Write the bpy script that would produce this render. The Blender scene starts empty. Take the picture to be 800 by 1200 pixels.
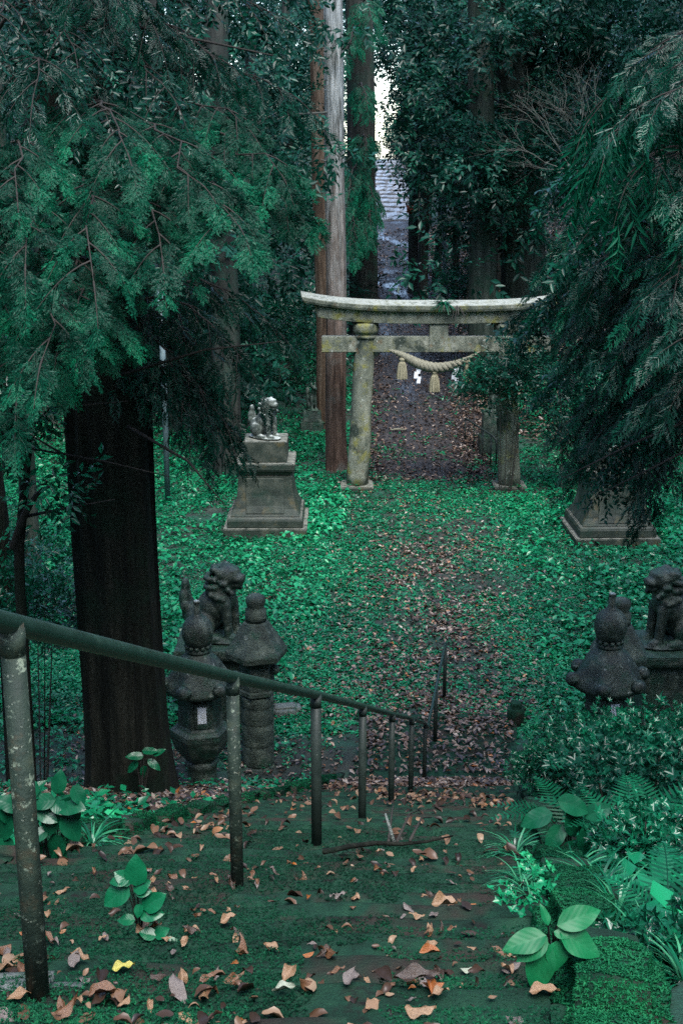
import bpy, bmesh, math, random
import numpy as np
from mathutils import Vector, Matrix

S = bpy.context.scene
C = S.collection
R = math.radians
PI = math.pi

# ------------------------------------------------------------------ camera
PITCH = 15.5
F = 1500.0
CAMZ = 8.9
cd = bpy.data.cameras.new("camera"); cam = bpy.data.objects.new("camera", cd); C.objects.link(cam)
cam.location = (0, 0, CAMZ); cam.rotation_euler = (R(90 - PITCH), 0, 0)
cd.sensor_fit = 'VERTICAL'; cd.sensor_height = 36; cd.lens = 45
cd.clip_start = 0.05; cd.clip_end = 3000
S.camera = cam
# ------------------------------------------------------------------ light
SUN_E, SUN_R = R(62), R(165)
W = bpy.data.worlds.new("World"); S.world = W; W.use_nodes = True
nt = W.node_tree; bg = nt.nodes['Background']
sky = nt.nodes.new('ShaderNodeTexSky'); sky.sky_type = 'NISHITA'; sky.sun_disc = False
sky.sun_elevation = SUN_E; sky.sun_rotation = SUN_R
sky.air_density = 1.0; sky.dust_density = 1.2; sky.ozone_density = 0.7
nt.links.new(sky.outputs[0], bg.inputs[0]); bg.inputs[1].default_value = 0.12
sd = bpy.data.lights.new("sun", 'SUN'); sd.energy = 1.0; sd.angle = R(35); sd.color = (1.0, 0.98, 0.95)
so = bpy.data.objects.new("sun", sd); C.objects.link(so)
sdir = Vector((math.sin(SUN_R) * math.cos(SUN_E), math.cos(SUN_R) * math.cos(SUN_E), math.sin(SUN_E)))
so.rotation_euler = sdir.to_track_quat('Z', 'Y').to_euler(); so.location = (0, -5, 40)
S.view_settings.view_transform = 'Standard'; S.view_settings.look = 'None'
S.view_settings.exposure = 2.55; S.view_settings.gamma = 1.0
S.cycles.use_denoising = False; S.cycles.use_adaptive_sampling = False; S.cycles.sample_clamp_indirect = 3.0
S.cycles.max_bounces = 6; S.cycles.diffuse_bounces = 3; S.cycles.glossy_bounces = 2
S.cycles.transmission_bounces = 2; S.cycles.transparent_max_bounces = 4
S.cycles.caustics_reflective = False; S.cycles.caustics_refractive = False

# ------------------------------------------------------------------ helpers
_cp, _sp = math.cos(R(PITCH)), math.sin(R(PITCH))
def px(x, y, h):
    """the place at ground distance h that stands at picture position x, y"""
    v, w = (x - 400) / F, (600 - y) / F
    d = Vector((v, _cp + w * _sp, -_sp + w * _cp))
    return Vector((0, 0, CAMZ)) + d * (h / d.y)

def vnoise(x, y, s=1.0, seed=0):
    x = np.asarray(x, float) / s; y = np.asarray(y, float) / s
    xi = np.floor(x); yi = np.floor(y); fx = x - xi; fy = y - yi
    fx = fx * fx * (3 - 2 * fx); fy = fy * fy * (3 - 2 * fy)
    def h(a, b):
        q = np.sin(a * 127.1 + b * 311.7 + seed * 74.7) * 43758.5453
        return q - np.floor(q)
    return (h(xi, yi) * (1 - fx) + h(xi + 1, yi) * fx) * (1 - fy) + (h(xi, yi + 1) * (1 - fx) + h(xi + 1, yi + 1) * fx) * fy
def fbm(x, y, s, seed=0):
    return .57 * vnoise(x, y, s, seed) + .29 * vnoise(x, y, s / 2.1, seed + 1) + .14 * vnoise(x, y, s / 4.3, seed + 2)

PYY = [-1e4, 17, 36, 52, 75, 90, 110, 140, 1e4]
PZZ = [0, 0, 0, 1.68, 3.4, 5.17, 8.42, 8.3, 8.3]
AXY = [-5, 17, 35, 52, 75, 90, 110, 1e3]
AXX = [-1.3, 1.4, 2.55, 3.08, 3.6, 3.9, 3.85, 3.85]
def axis(y): return np.interp(y, AXY, AXX)
def pwid(y): return np.interp(y, [17, 35, 60, 90, 110], [3.0, 3.7, 3.5, 3.0, 2.7])
def smooth(a, b, t):
    t = np.clip((t - a) / (b - a), 0, 1); return t * t * (3 - 2 * t)
STEP_N = 43; RISE = .168; RUN = .35
SY = 2.14; SZ = 7.183
def stair_line(y): return np.clip(SZ - RISE * ((np.asarray(y, float) - SY) / RUN), 0, SZ)
def stepz(y): return np.clip(SZ - RISE * np.floor((np.asarray(y, float) - SY) / RUN + .5), 0, SZ)
def Lx(y): return -2.0 + .139 * (np.asarray(y, float) - 2.6)
def Rx(y): return .5 + .142 * (np.asarray(y, float) - 2.6)
def railx(y): return np.interp(y, [0, 2.59, 4.69, 6.47, 8.62, 11.1, 13.26, 16.6, 18.45, 20.2], [-1.06, -.71, -.43, -.14, .154, .476, .79, 1.18, 1.47, 1.75])
def ground(x, y):
    x = np.asarray(x, float); y = np.asarray(y, float)
    z = np.interp(y, PYY, PZZ) + stair_line(y)
    on = (x > Lx(y) - .15) & (x < Rx(y) + .15) & (y < 17.3)
    off = np.maximum(np.maximum(Lx(y) - x, x - Rx(y)), 0)
    side = smooth(.1, 1.2, off)
    lump = (fbm(x, y, 3.2, 5) - .5) * .35 + (vnoise(x, y, .7, 9) - .5) * .1
    hill = (1 - smooth(15, 19, y))
    z = z + np.where(y < 19, side * hill * (lump * 1.2 + .04), 0)
    z = z - np.where(on, .25, 0)
    # clearing lumps, banks beside the far path
    d = np.abs(x - axis(y)) - pwid(y) / 2
    z = z + smooth(17, 21, y) * smooth(.2, 2.5, d) * lump * .6
    far = smooth(38, 52, y)
    rb = np.where(x > axis(y), .55, .20)
    z = z + far * np.clip(d - .3, 0, 14) * rb * (1 - smooth(118, 150, y))
    w = np.clip(np.abs(x - 2) - 14, 0, 22)
    z = z + w * .75 * smooth(0, 3, w) * (1 - smooth(118, 150, y)) * (y > -40)
    return z
def gz(x, y): return float(ground(x, y))
def on_ground(x, y):
    """ground point seen at picture position x, y"""
    for h in np.arange(2.0, 140, .05):
        p = px(x, y, h)
        if p.z <= gz(p.x, p.y): return p
    return px(x, y, 110)

class Geo:
    def __init__(s): s.v = []; s.f = []; s.sm = []
    def add(s, v, f, smooth=True):
        n = len(s.v); s.v += [tuple(map(float, q)) for q in v]; s.f += [tuple(i + n for i in q) for q in f]; s.sm += [smooth] * len(f); return s
    def tube(s, pts, rad, seg=8, cap=True, smooth=True):
        pts = [Vector(p) for p in pts]; n = len(pts)
        if not hasattr(rad, '__len__'): rad = [rad] * n
        v = []; f = []
        up = Vector((0, 0, 1)); t0 = (pts[1] - pts[0]).normalized()
        if abs(t0.dot(up)) > .9: up = Vector((1, 0, 0))
        a = t0.cross(up).normalized()
        for i, p in enumerate(pts):
            t = (pts[min(i + 1, n - 1)] - pts[max(i - 1, 0)]).normalized()
            a = (a - t * a.dot(t)).normalized(); b = t.cross(a)
            for k in range(seg):
                g = 2 * PI * k / seg; v.append(p + (a * math.cos(g) + b * math.sin(g)) * rad[i])
        for i in range(n - 1):
            for k in range(seg):
                k2 = (k + 1) % seg; f.append((i * seg + k, i * seg + k2, (i + 1) * seg + k2, (i + 1) * seg + k))
        if cap: f.append(tuple(range(seg - 1, -1, -1))); f.append(tuple((n - 1) * seg + k for k in range(seg)))
        return s.add(v, f, smooth)
    def lathe(s, prof, seg=24, c=(0, 0, 0), rot=0, smooth=True, sy=1.0):
        v = []; f = []
        for r, z in prof:
            for k in range(seg):
                g = 2 * PI * k / seg + rot; v.append((c[0] + r * math.cos(g), c[1] + r * sy * math.sin(g), c[2] + z))
        n = len(prof)
        for i in range(n - 1):
            for k in range(seg):
                k2 = (k + 1) % seg; f.append((i * seg + k, i * seg + k2, (i + 1) * seg + k2, (i + 1) * seg + k))
        f.append(tuple(range(seg - 1, -1, -1))); f.append(tuple((n - 1) * seg + k for k in range(seg)))
        return s.add(v, f, smooth)
    def square(s, prof, c=(0, 0, 0), ar=1.0):
        """loft of square rings, half width r at height z"""
        v = []; f = []
        for r, z in prof:
            for a, b in ((-1, -1), (1, -1), (1, 1), (-1, 1)): v.append((c[0] + a * r, c[1] + b * r * ar, c[2] + z))
        n = len(prof)
        for i in range(n - 1):
            for k in range(4):
                k2 = (k + 1) % 4; f.append((i * 4 + k, i * 4 + k2, (i + 1) * 4 + k2, (i + 1) * 4 + k))
        f.append((3, 2, 1, 0)); f.append(tuple((n - 1) * 4 + k for k in range(4)))
        return s.add(v, f, False)
    def box(s, c, h):
        v = [(c[0] + a * h[0], c[1] + b * h[1], c[2] + d * h[2]) for d in (-1, 1) for a, b in ((-1, -1), (1, -1), (1, 1), (-1, 1))]
        return s.add(v, [(3, 2, 1, 0), (4, 5, 6, 7), (0, 1, 5, 4), (1, 2, 6, 5), (2, 3, 7, 6), (3, 0, 4, 7)], False)
    def ball(s, c, r, seg=12, rings=8, rz=None):
        rz = rz or r
        return s.lathe([(max(r * math.sin(PI * i / rings), 1e-4), -rz * math.cos(PI * i / rings)) for i in range(rings + 1)], seg, c)
    def mesh(s, name):
        m = bpy.data.meshes.new(name); m.from_pydata(s.v, [], s.f); m.polygons.foreach_set('use_smooth', s.sm); m.update(); return m

def tag(o, label=None, cat=None, group=None, kind=None):
    if label: o['label'] = label
    if cat: o['category'] = cat
    if group: o['group'] = group
    if kind: o['kind'] = kind
    return o
def obj(name, mesh, mat=None, parent=None, loc=None, rot=None):
    if isinstance(mesh, Geo): mesh = mesh.mesh(name)
    o = bpy.data.objects.new(name, mesh); C.objects.link(o)
    if mat is not None and not mesh.materials: mesh.materials.append(mat)
    if parent is not None: o.parent = parent
    if loc is not None: o.location = loc
    if rot is not None: o.rotation_euler = rot
    return o
def empty(name, loc=(0, 0, 0), rz=0):
    o = bpy.data.objects.new(name, None); C.objects.link(o); o.location = loc; o.rotation_euler = (0, 0, rz); o.empty_display_size = .2
    return o
def kids(o): return [c for c in C.objects if c.parent is o]
def bevel(m, w=.015, seg=2, sub=0):
    bm = bmesh.new(); bm.from_mesh(m)
    es = [e for e in bm.edges if len(e.link_faces) == 2 and e.calc_face_angle(0) > .5]
    bmesh.ops.bevel(bm, geom=es, offset=w, segments=seg, affect='EDGES', clamp_overlap=True)
    bm.to_mesh(m); bm.free(); return m

def tri_mesh(name, V, T, tone=None, smooth=False):
    m = bpy.data.meshes.new(name); V = np.ascontiguousarray(V, np.float32); T = np.ascontiguousarray(T, np.int32)
    m.vertices.add(len(V)); m.vertices.foreach_set('co', V.ravel())
    m.loops.add(T.size); m.loops.foreach_set('vertex_index', T.ravel())
    m.polygons.add(len(T)); m.polygons.foreach_set('loop_start', np.arange(0, T.size, 3, dtype=np.int32))
    try: m.polygons.foreach_set('loop_total', np.full(len(T), 3, np.int32))
    except Exception: pass
    if smooth: m.polygons.foreach_set('use_smooth', np.ones(len(T), bool))
    if tone is not None:
        a = m.attributes.new('tone', 'FLOAT', 'POINT'); a.data.foreach_set('value', np.ascontiguousarray(tone, np.float32))
    m.update(calc_edges=True); return m

def norm(a): return a / np.maximum(np.linalg.norm(a, axis=-1, keepdims=True), 1e-9)
def frames(D, N):
    D = norm(D); Y = norm(np.cross(N, D)); Z = np.cross(D, Y)
    return np.stack([D, Y, Z], -1)
def inst(tpl, M, T, sc, tone, rng, jit=.12):
    """copies of a template (verts, tris, piece index) as arrays"""
    v, t, pc = tpl; n = len(T)
    V = np.einsum('nij,mj->nmi', M * sc[:, None, None], v) + T[:, None, :]
    np_ = pc.max() + 1
    tn = tone[:, None] + (rng.random((n, np_)) - .5)[:, pc] * 2 * jit
    TT = t[None] + (np.arange(n) * len(v))[:, None, None]
    return V.reshape(-1, 3), TT.reshape(-1, 3), np.clip(tn, 0, 1).reshape(-1)
def join(parts):
    V = []; T = []; A = []; o = 0
    for v, t, a in parts: V.append(v); T.append(t + o); A.append(a); o += len(v)
    return np.concatenate(V), np.concatenate(T), np.concatenate(A)

# ------------------------------------------------------------------ leaf templates, along +x, facing +z
class Tpl:
    def __init__(s): s.v = []; s.t = []; s.p = []; s.k = 0
    def leaf(s, base, d, n, L, Wd, fold=.12, droop=.1, mid=.45):
        b = np.array(base, float); d = np.array(d, float); d /= np.linalg.norm(d); n = np.array(n, float)
        y = np.cross(n, d); y /= np.linalg.norm(y); n = np.cross(d, y)
        i = len(s.v)
        s.v += [b, b + d * L * mid + y * Wd / 2 + n * fold * Wd, b + d * L - n * droop * L, b + d * L * mid - y * Wd / 2 + n * fold * Wd]
        s.t += [(i, i + 2, i + 1), (i, i + 3, i + 2)]; s.p += [s.k] * 4; s.k += 1
    def get(s): return np.array(s.v, float), np.array(s.t, int), np.array(s.p, int)

def t_frond(seed=0):          # flat fan of scaly sprays
    r = np.random.default_rng(seed); t = Tpl()
    t.leaf((0, 0, 0), (1, 0, -.05), (0, 0, 1), .9, .03, 0, .1)
    for i in range(8):
        s = .04 + i * .115
        for sg in (-1, 1):
            L = (.52 - .34 * s) * (.65 + .6 * r.random()); a = R(34 + r.normal() * 9) * sg
            d = np.array([math.cos(a), math.sin(a), -.12 + r.normal() * .16]); b = np.array([s, 0, -.05 * s])
            t.leaf(b, d, (0, 0, 1), L, .03, 0, .1)
            for j in range(5):
                q = .2 + j * .19
                for s2 in (-1, 1):
                    a2 = a + s2 * R(30 + r.normal() * 8); l2 = L * (.40 - .2 * q) * (.6 + .7 * r.random())
                    t.leaf(b + d * L * q, (math.cos(a2), math.sin(a2), -.1 + r.normal() * .25), (0, r.normal() * .3, 1), l2, l2 * .42, 0, .2, .6)
    return t.get()
def t_frond_small(seed=0):
    r = np.random.default_rng(seed); t = Tpl()
    for i in range(8):
        s = .05 + i * .115
        for sg in (-1, 1):
            L = (.42 - .28 * s) * (.8 + .4 * r.random()); a = R(44 + r.normal() * 9) * sg
            d = np.array([math.cos(a), math.sin(a), -.2 + r.normal() * .12]); b = np.array([s, 0, -.08 * s])
            t.leaf(b, d, (0, 0, 1), L, L * .16, 0, .15)
            t.leaf(b + d * L * .45, (math.cos(a - .6 * sg), math.sin(a - .6 * sg), -.25), (0, 0, 1), L * .5, L * .12, 0, .15)
            t.leaf(b + d * L * .4, (math.cos(a + .6 * sg), math.sin(a + .6 * sg), -.25), (0, 0, 1), L * .4, L * .12, 0, .15)
    return t.get()
def t_long(seed=0):           # drooping narrow leaves along a thin twig
    r = np.random.default_rng(seed); t = Tpl()
    t.leaf((0, 0, 0), (1, 0, -.1), (0, 0, 1), 1.0, .018, 0, .15)
    for i in range(9):
        s = .1 + i * .1; sg = -1 if i % 2 else 1; a = sg * R(28 + r.random() * 22)
        t.leaf((s, 0, -.12 * s), (math.cos(a), math.sin(a), -.35 - .3 * r.random()), (r.normal() * .3, r.normal() * .3, 1), .34 + .14 * r.random(), .055 + .02 * r.random(), .1, .22, .35)
    return t.get()
def t_twig(seed=0, n=9, w=.42):
    r = np.random.default_rng(seed); t = Tpl()
    for i in range(n):
        s = .08 + i * .9 / n; sg = -1 if i % 2 else 1; a = sg * R(50 + r.normal() * 14)
        l = .30 * (.8 + .5 * r.random())
        t.leaf((s, 0, r.normal() * .05), (math.cos(a), math.sin(a), r.normal() * .3), (r.normal() * .35, r.normal() * .35, 1), l, l * w, .12, .12)
    return t.get()
def t_rosette(seed=0, n=6, up=.5, w=.45, L=1.0):
    r = np.random.default_rng(seed); t = Tpl()
    for i in range(n):
        a = 2 * PI * i / n + r.normal() * .25; e = up + r.normal() * .2
        l = L * (.65 + .5 * r.random())
        t.leaf((0, 0, 0), (math.cos(a), math.sin(a), e), (-math.cos(a) * e, -math.sin(a) * e, 1), l, l * w, .14, .22)
    return t.get()
def t_plant(seed=0):          # stalked small ground-cover leaves
    r = np.random.default_rng(seed); t = Tpl()
    for i in range(6):
        a = 2 * PI * r.random(); d = .15 + .6 * r.random(); h = .25 + .6 * r.random()
        b = np.array([math.cos(a) * d, math.sin(a) * d, h]); a2 = a + r.normal() * .7
        l = .5 + .35 * r.random()
        t.leaf(b, (math.cos(a2), math.sin(a2), -.15 + r.normal() * .25), (r.normal() * .3, r.normal() * .3 - .25, 1), l, l * .62, .1, .2, .4)
    return t.get()
def t_litter(seed=0):
    r = np.random.default_rng(seed); t = Tpl()
    t.leaf((-.5, 0, .06), (1, 0, 0), (0, 0, 1), 1.0, .42 + .15 * r.random(), .2 + .35 * r.random(), -.1 + .2 * r.random(), .4)
    return t.get()

def t_litter_near(seed=0):    # curled dead leaf with a midrib
    r = np.random.default_rng(seed); V = []; T = []; n = 5; w = .22 + .10 * r.random(); cu = r.normal() * .5; fo = .2 + .8 * r.random(); tw = r.normal() * .7
    for i in range(n + 1):
        t = i / n; ww = w * math.sin(PI * (.06 + .9 * t)) ** .8
        for u in (-1, 0, 1):
            y = u * ww * (.85 + .3 * r.random()); z = fo * abs(y) + cu * (t - .5) ** 2 + r.normal() * .02; a = tw * (t - .5)
            V.append((t - .5, y * math.cos(a) - z * math.sin(a), .04 + y * math.sin(a) + z * math.cos(a)))
    for i in range(n):
        for j in (0, 1): k = i * 3 + j; T += [(k, k + 3, k + 4), (k, k + 4, k + 1)]
    return np.array(V), np.array(T), np.zeros(len(V), int)
def rand_dirs(n, rng, zmin=-1, zmax=1):
    a = rng.random(n) * 2 * PI; z = zmin + (zmax - zmin) * rng.random(n); q = np.sqrt(np.maximum(1 - z * z, 0))
    return np.stack([np.cos(a) * q, np.sin(a) * q, z], 1)

# ------------------------------------------------------------------ materials
def _mat(name):
    m = bpy.data.materials.new(name); m.use_nodes = True
    n = m.node_tree; return m, n, n.nodes, n.links, n.nodes['Principled BSDF'], n.nodes['Material Output']
def _ramp(N, stops):
    r = N.new('ShaderNodeValToRGB'); e = r.color_ramp.elements
    e[0].position, e[0].color = stops[0][0], (*stops[0][1], 1); e[1].position, e[1].color = stops[-1][0], (*stops[-1][1], 1)
    for p, c in stops[1:-1]: q = e.new(p); q.color = (*c, 1)
    return r
def _noise(N, L, co, scale, detail=5, rough=.6, stretch=None):
    if stretch:
        mp = N.new('ShaderNodeMapping'); mp.inputs['Scale'].default_value = stretch; L.new(co, mp.inputs['Vector']); co = mp.outputs[0]
    t = N.new('ShaderNodeTexNoise'); t.inputs['Scale'].default_value = scale; t.inputs['Detail'].default_value = detail
    t.inputs['Roughness'].default_value = rough; L.new(co, t.inputs['Vector']); return t
def solid(name, stops, scale=4, rough=(.6, .8), bump=.3, bscale=30, stretch=None, spots=(), spec=.4, detail=6, bdist=.02, up=None):
    """noise-mixed opaque surface; spots = (colour, scale, lo, hi) patches laid over it; up = colour mixed in on faces turned upward"""
    m, nt, N, L, P, O = _mat(name)
    co = N.new('ShaderNodeTexCoord').outputs['Object']
    n1 = _noise(N, L, co, scale, detail, .62, stretch)
    rp = _ramp(N, stops); L.new(n1.outputs['Fac'], rp.inputs[0]); col = rp.outputs[0]
    for c, sc, lo, hi in spots:
        ns = _noise(N, L, co, sc, 4, .7)
        mr = N.new('ShaderNodeMapRange'); mr.inputs[1].default_value = lo; mr.inputs[2].default_value = hi; L.new(ns.outputs['Fac'], mr.inputs[0])
        mx = N.new('ShaderNodeMix'); mx.data_type = 'RGBA'; mx.inputs[7].default_value = (*c, 1)
        L.new(mr.outputs[0], mx.inputs[0]); L.new(col, mx.inputs[6]); col = mx.outputs[2]
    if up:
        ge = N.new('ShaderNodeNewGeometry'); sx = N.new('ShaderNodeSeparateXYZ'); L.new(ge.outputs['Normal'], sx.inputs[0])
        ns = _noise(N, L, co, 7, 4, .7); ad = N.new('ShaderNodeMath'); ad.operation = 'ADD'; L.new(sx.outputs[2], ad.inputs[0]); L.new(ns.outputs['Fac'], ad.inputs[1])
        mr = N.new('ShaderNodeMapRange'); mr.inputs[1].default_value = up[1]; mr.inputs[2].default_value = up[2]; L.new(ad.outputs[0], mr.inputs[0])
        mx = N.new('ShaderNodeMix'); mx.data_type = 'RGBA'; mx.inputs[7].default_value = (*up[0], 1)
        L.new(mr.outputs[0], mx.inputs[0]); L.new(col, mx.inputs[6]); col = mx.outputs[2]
    L.new(col, P.inputs['Base Color'])
    mr = N.new('ShaderNodeMapRange'); mr.inputs[3].default_value = rough[0]; mr.inputs[4].default_value = rough[1]
    L.new(n1.outputs['Fac'], mr.inputs[0]); L.new(mr.outputs[0], P.inputs['Roughness'])
    P.inputs['Specular IOR Level'].default_value = spec
    nb = _noise(N, L, co, bscale, 6, .65, stretch); bp = N.new('ShaderNodeBump'); bp.inputs['Strength'].default_value = bump; bp.inputs['Distance'].default_value = bdist
    L.new(nb.outputs['Fac'], bp.inputs['Height']); L.new(bp.outputs[0], P.inputs['Normal'])
    return m
def leafy(name, stops, rough=.38, trans=.2, spec=.5):
    spec *= .4; rough -= .10
    m, nt, N, L, P, O = _mat(name)
    at = N.new('ShaderNodeAttribute'); at.attribute_name = 'tone'
    rp = _ramp(N, stops); L.new(at.outputs['Fac'], rp.inputs[0]); L.new(rp.outputs[0], P.inputs['Base Color'])
    P.inputs['Roughness'].default_value = rough; P.inputs['Specular IOR Level'].default_value = spec
    if trans:
        tr = N.new('ShaderNodeBsdfTranslucent'); L.new(rp.outputs[0], tr.inputs[0])
        mx = N.new('ShaderNodeMixShader'); mx.inputs[0].default_value = trans
        L.new(P.outputs[0], mx.inputs[1]); L.new(tr.outputs[0], mx.inputs[2]); L.new(mx.outputs[0], O.inputs[0])
    return m
def big_leaf_mat(name, c0, c1, vein, rough=.25):
    """broad leaf with veins: object x runs along the midrib"""
    m, nt, N, L, P, O = _mat(name)
    tc = N.new('ShaderNodeTexCoord'); sx = N.new('ShaderNodeSeparateXYZ'); L.new(tc.outputs['UV'], sx.inputs[0])
    ab = N.new('ShaderNodeMath'); ab.operation = 'ABSOLUTE'; L.new(sx.outputs[1], ab.inputs[0])
    a = N.new('ShaderNodeMath'); a.operation = 'MULTIPLY_ADD'; a.inputs[1].default_value = -.7; L.new(ab.outputs[0], a.inputs[0]); L.new(sx.outputs[0], a.inputs[2])
    b = N.new('ShaderNodeMath'); b.operation = 'MULTIPLY'; b.inputs[1].default_value = 2 * PI * 6; L.new(a.outputs[0], b.inputs[0])
    s = N.new('ShaderNodeMath'); s.operation = 'SINE'; L.new(b.outputs[0], s.inputs[0])
    mr = N.new('ShaderNodeMapRange'); mr.inputs[1].default_value = .985; mr.inputs[2].default_value = 1.0; L.new(s.outputs[0], mr.inputs[0])
    mid = N.new('ShaderNodeMapRange'); mid.inputs[1].default_value = .03; mid.inputs[2].default_value = .0; L.new(ab.outputs[0], mid.inputs[0])
    mxm = N.new('ShaderNodeMath'); mxm.operation = 'MAXIMUM'; L.new(mr.outputs[0], mxm.inputs[0]); L.new(mid.outputs[0], mxm.inputs[1])
    sc = N.new('ShaderNodeMath'); sc.operation = 'MULTIPLY'; sc.inputs[1].default_value = .25; L.new(mxm.outputs[0], sc.inputs[0])
    ns = _noise(N, L, tc.outputs['Object'], 14, 4); rp = _ramp(N, [(.3, c0), (.7, c1)]); L.new(ns.outputs['Fac'], rp.inputs[0])
    mx = N.new('ShaderNodeMix'); mx.data_type = 'RGBA'; mx.inputs[7].default_value = (*vein, 1); L.new(sc.outputs[0], mx.inputs[0]); L.new(rp.outputs[0], mx.inputs[6])
    L.new(mx.outputs[2], P.inputs['Base Color']); P.inputs['Roughness'].default_value = rough; P.inputs['Specular IOR Level'].default_value = .28
    bp = N.new('ShaderNodeBump'); bp.inputs['Strength'].default_value = .05; bp.inputs['Distance'].default_value = .003; bp.invert = True
    L.new(s.outputs[0], bp.inputs['Height']); L.new(bp.outputs[0], P.inputs['Normal'])
    tr = N.new('ShaderNodeBsdfTranslucent'); L.new(rp.outputs[0], tr.inputs[0]); mxs = N.new('ShaderNodeMixShader'); mxs.inputs[0].default_value = .15
    L.new(P.outputs[0], mxs.inputs[1]); L.new(tr.outputs[0], mxs.inputs[2]); L.new(mxs.outputs[0], O.inputs[0])
    return m

K = {}
K['soil'] = solid('soil', [(.3, (.010, .020, .015)), (.5, (.022, .03, .022)), (.7, (.05, .042, .033))], 2.2, (.6, .9), .8, 26, spots=[((.010, .06, .036), 1.1, .46, .6)], bdist=.04)
K['path'] = solid('path', [(.3, (.012, .012, .013)), (.5, (.028, .026, .027)), (.7, (.058, .050, .046))], 6, (.35, .75), .9, 30, spots=[((.016, .03, .022), .8, .58, .68)], bdist=.03, spec=.45)
K['moss'] = solid('moss', [(.3, (.004, .016, .010)), (.5, (.007, .040, .023)), (.7, (.015, .066, .034))], 9, (.75, .95), 1.0, 130, spots=[((.030, .025, .020), 1.7, .52, .64), ((.012, .012, .011), 5, .58, .68)], bdist=.014, spec=.2)
K['moss_bright'] = leafy('moss_tufts', [(0, (.003, .026, .014)), (.5, (.005, .065, .030)), (1, (.012, .15, .055))], .7, .15, .2)
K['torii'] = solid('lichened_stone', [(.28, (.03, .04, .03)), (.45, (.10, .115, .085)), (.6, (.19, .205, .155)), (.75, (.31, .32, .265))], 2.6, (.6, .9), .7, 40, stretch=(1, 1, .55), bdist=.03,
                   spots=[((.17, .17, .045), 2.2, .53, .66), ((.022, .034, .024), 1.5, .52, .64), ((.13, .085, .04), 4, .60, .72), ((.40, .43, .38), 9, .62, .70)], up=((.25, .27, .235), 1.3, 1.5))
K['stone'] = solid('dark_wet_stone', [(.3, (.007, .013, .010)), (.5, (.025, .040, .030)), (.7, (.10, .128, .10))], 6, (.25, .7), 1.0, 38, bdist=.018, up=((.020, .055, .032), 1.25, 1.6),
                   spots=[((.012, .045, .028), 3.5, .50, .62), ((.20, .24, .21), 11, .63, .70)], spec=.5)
K['stone_green'] = solid('grey_green_stone', [(.3, (.012, .020, .015)), (.5, (.042, .062, .048)), (.7, (.10, .13, .10))], 5, (.4, .8), .9, 40, bdist=.03, spots=[((.014, .05, .03), 3, .54, .66), ((.17, .2, .175), 10, .63, .70)])
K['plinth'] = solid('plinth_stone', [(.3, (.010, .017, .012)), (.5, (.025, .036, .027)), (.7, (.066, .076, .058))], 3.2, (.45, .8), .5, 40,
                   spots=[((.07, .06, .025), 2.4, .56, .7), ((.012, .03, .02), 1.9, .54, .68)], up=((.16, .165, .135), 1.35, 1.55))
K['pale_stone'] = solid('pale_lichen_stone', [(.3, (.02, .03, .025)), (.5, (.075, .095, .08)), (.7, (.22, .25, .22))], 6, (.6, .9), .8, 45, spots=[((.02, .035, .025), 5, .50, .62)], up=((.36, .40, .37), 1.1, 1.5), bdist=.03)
K['rail'] = solid('green_rail_paint', [(.3, (.007, .022, .016)), (.6, (.013, .037, .027)), (.8, (.024, .055, .038))], 12, (.28, .5), .15, 90, stretch=(.3, 1, 1), spec=.5, bdist=.004)
K['post'] = solid('lichened_post', [(.3, (.008, .018, .013)), (.55, (.018, .034, .023)), (.75, (.042, .055, .034))], 14, (.5, .85), .5, 90,
                  spots=[((.05, .04, .022), 9, .54, .68), ((.14, .18, .13), 30, .58, .65), ((.20, .23, .18), 70, .63, .68)], bdist=.006)
K['post_dark'] = solid('dark_post', [(.3, (.010, .018, .015)), (.7, (.022, .035, .028))], 14, (.4, .7), .3, 90, spots=[((.16, .2, .16), 45, .68, .73)], bdist=.005)
def bark(name, a, b, c, spots=(), scale=7, bump=1.0):
    return solid(name, [(.32, a), (.5, b), (.68, c)], scale, (.75, .95), bump, scale * 2.2, stretch=(1, 1, .09), spots=spots, spec=.2, bdist=.05)
K['bark_dark'] = bark('dark_cedar_bark', (.003, .005, .0035), (.011, .014, .0095), (.032, .034, .025), [((.007, .022, .012), 1.0, .48, .66), ((.075, .085, .07), 34, .645, .70)], 9, 1.6)
K['bark_red'] = bark('red_cedar_bark', (.022, .015, .011), (.085, .054, .040), (.18, .12, .088), [((.12, .115, .10), 1.1, .55, .68)], 8)
K['bark_far'] = bark('far_bark', (.010, .013, .012), (.026, .030, .026), (.05, .055, .046), [((.02, .05, .035), .8, .5, .65)], 6)
K['bark_brown'] = bark('brown_bark', (.03, .02, .013), (.09, .062, .04), (.16, .125, .09), (), 7)
K['bark_grey'] = bark('mossy_grey_bark', (.010, .016, .012), (.030, .040, .031), (.065, .08, .062), [((.012, .038, .022), .9, .48, .66)], 5)
K['twig'] = solid('twig_bark', [(.3, (.012, .012, .010)), (.7, (.035, .03, .024))], 20, (.7, .9), .4, 60)
K['dry_twig'] = solid('dry_twig', [(.3, (.04, .045, .036)), (.7, (.10, .105, .085))], 20, (.7, .9), .4, 60)
K['pole'] = solid('pale_pole', [(.3, (.05, .085, .09)), (.6, (.11, .16, .17)), (.8, (.16, .20, .21))], 3, (.4, .7), .1, 40, spots=[((.05, .10, .08), 2, .55, .7)])
K['rope'] = solid('straw_rope', [(.3, (.09, .09, .062)), (.6, (.21, .205, .15)), (.8, (.29, .285, .22))], 30, (.8, .95), .8, 120, bdist=.01)
K['rope_line'] = solid('straw_tassel', [(.3, (.10, .092, .055)), (.55, (.24, .225, .145)), (.8, (.33, .31, .22))], 30, (.8, .95), .8, 60, stretch=(1, 1, .05), bdist=.02)
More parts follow.
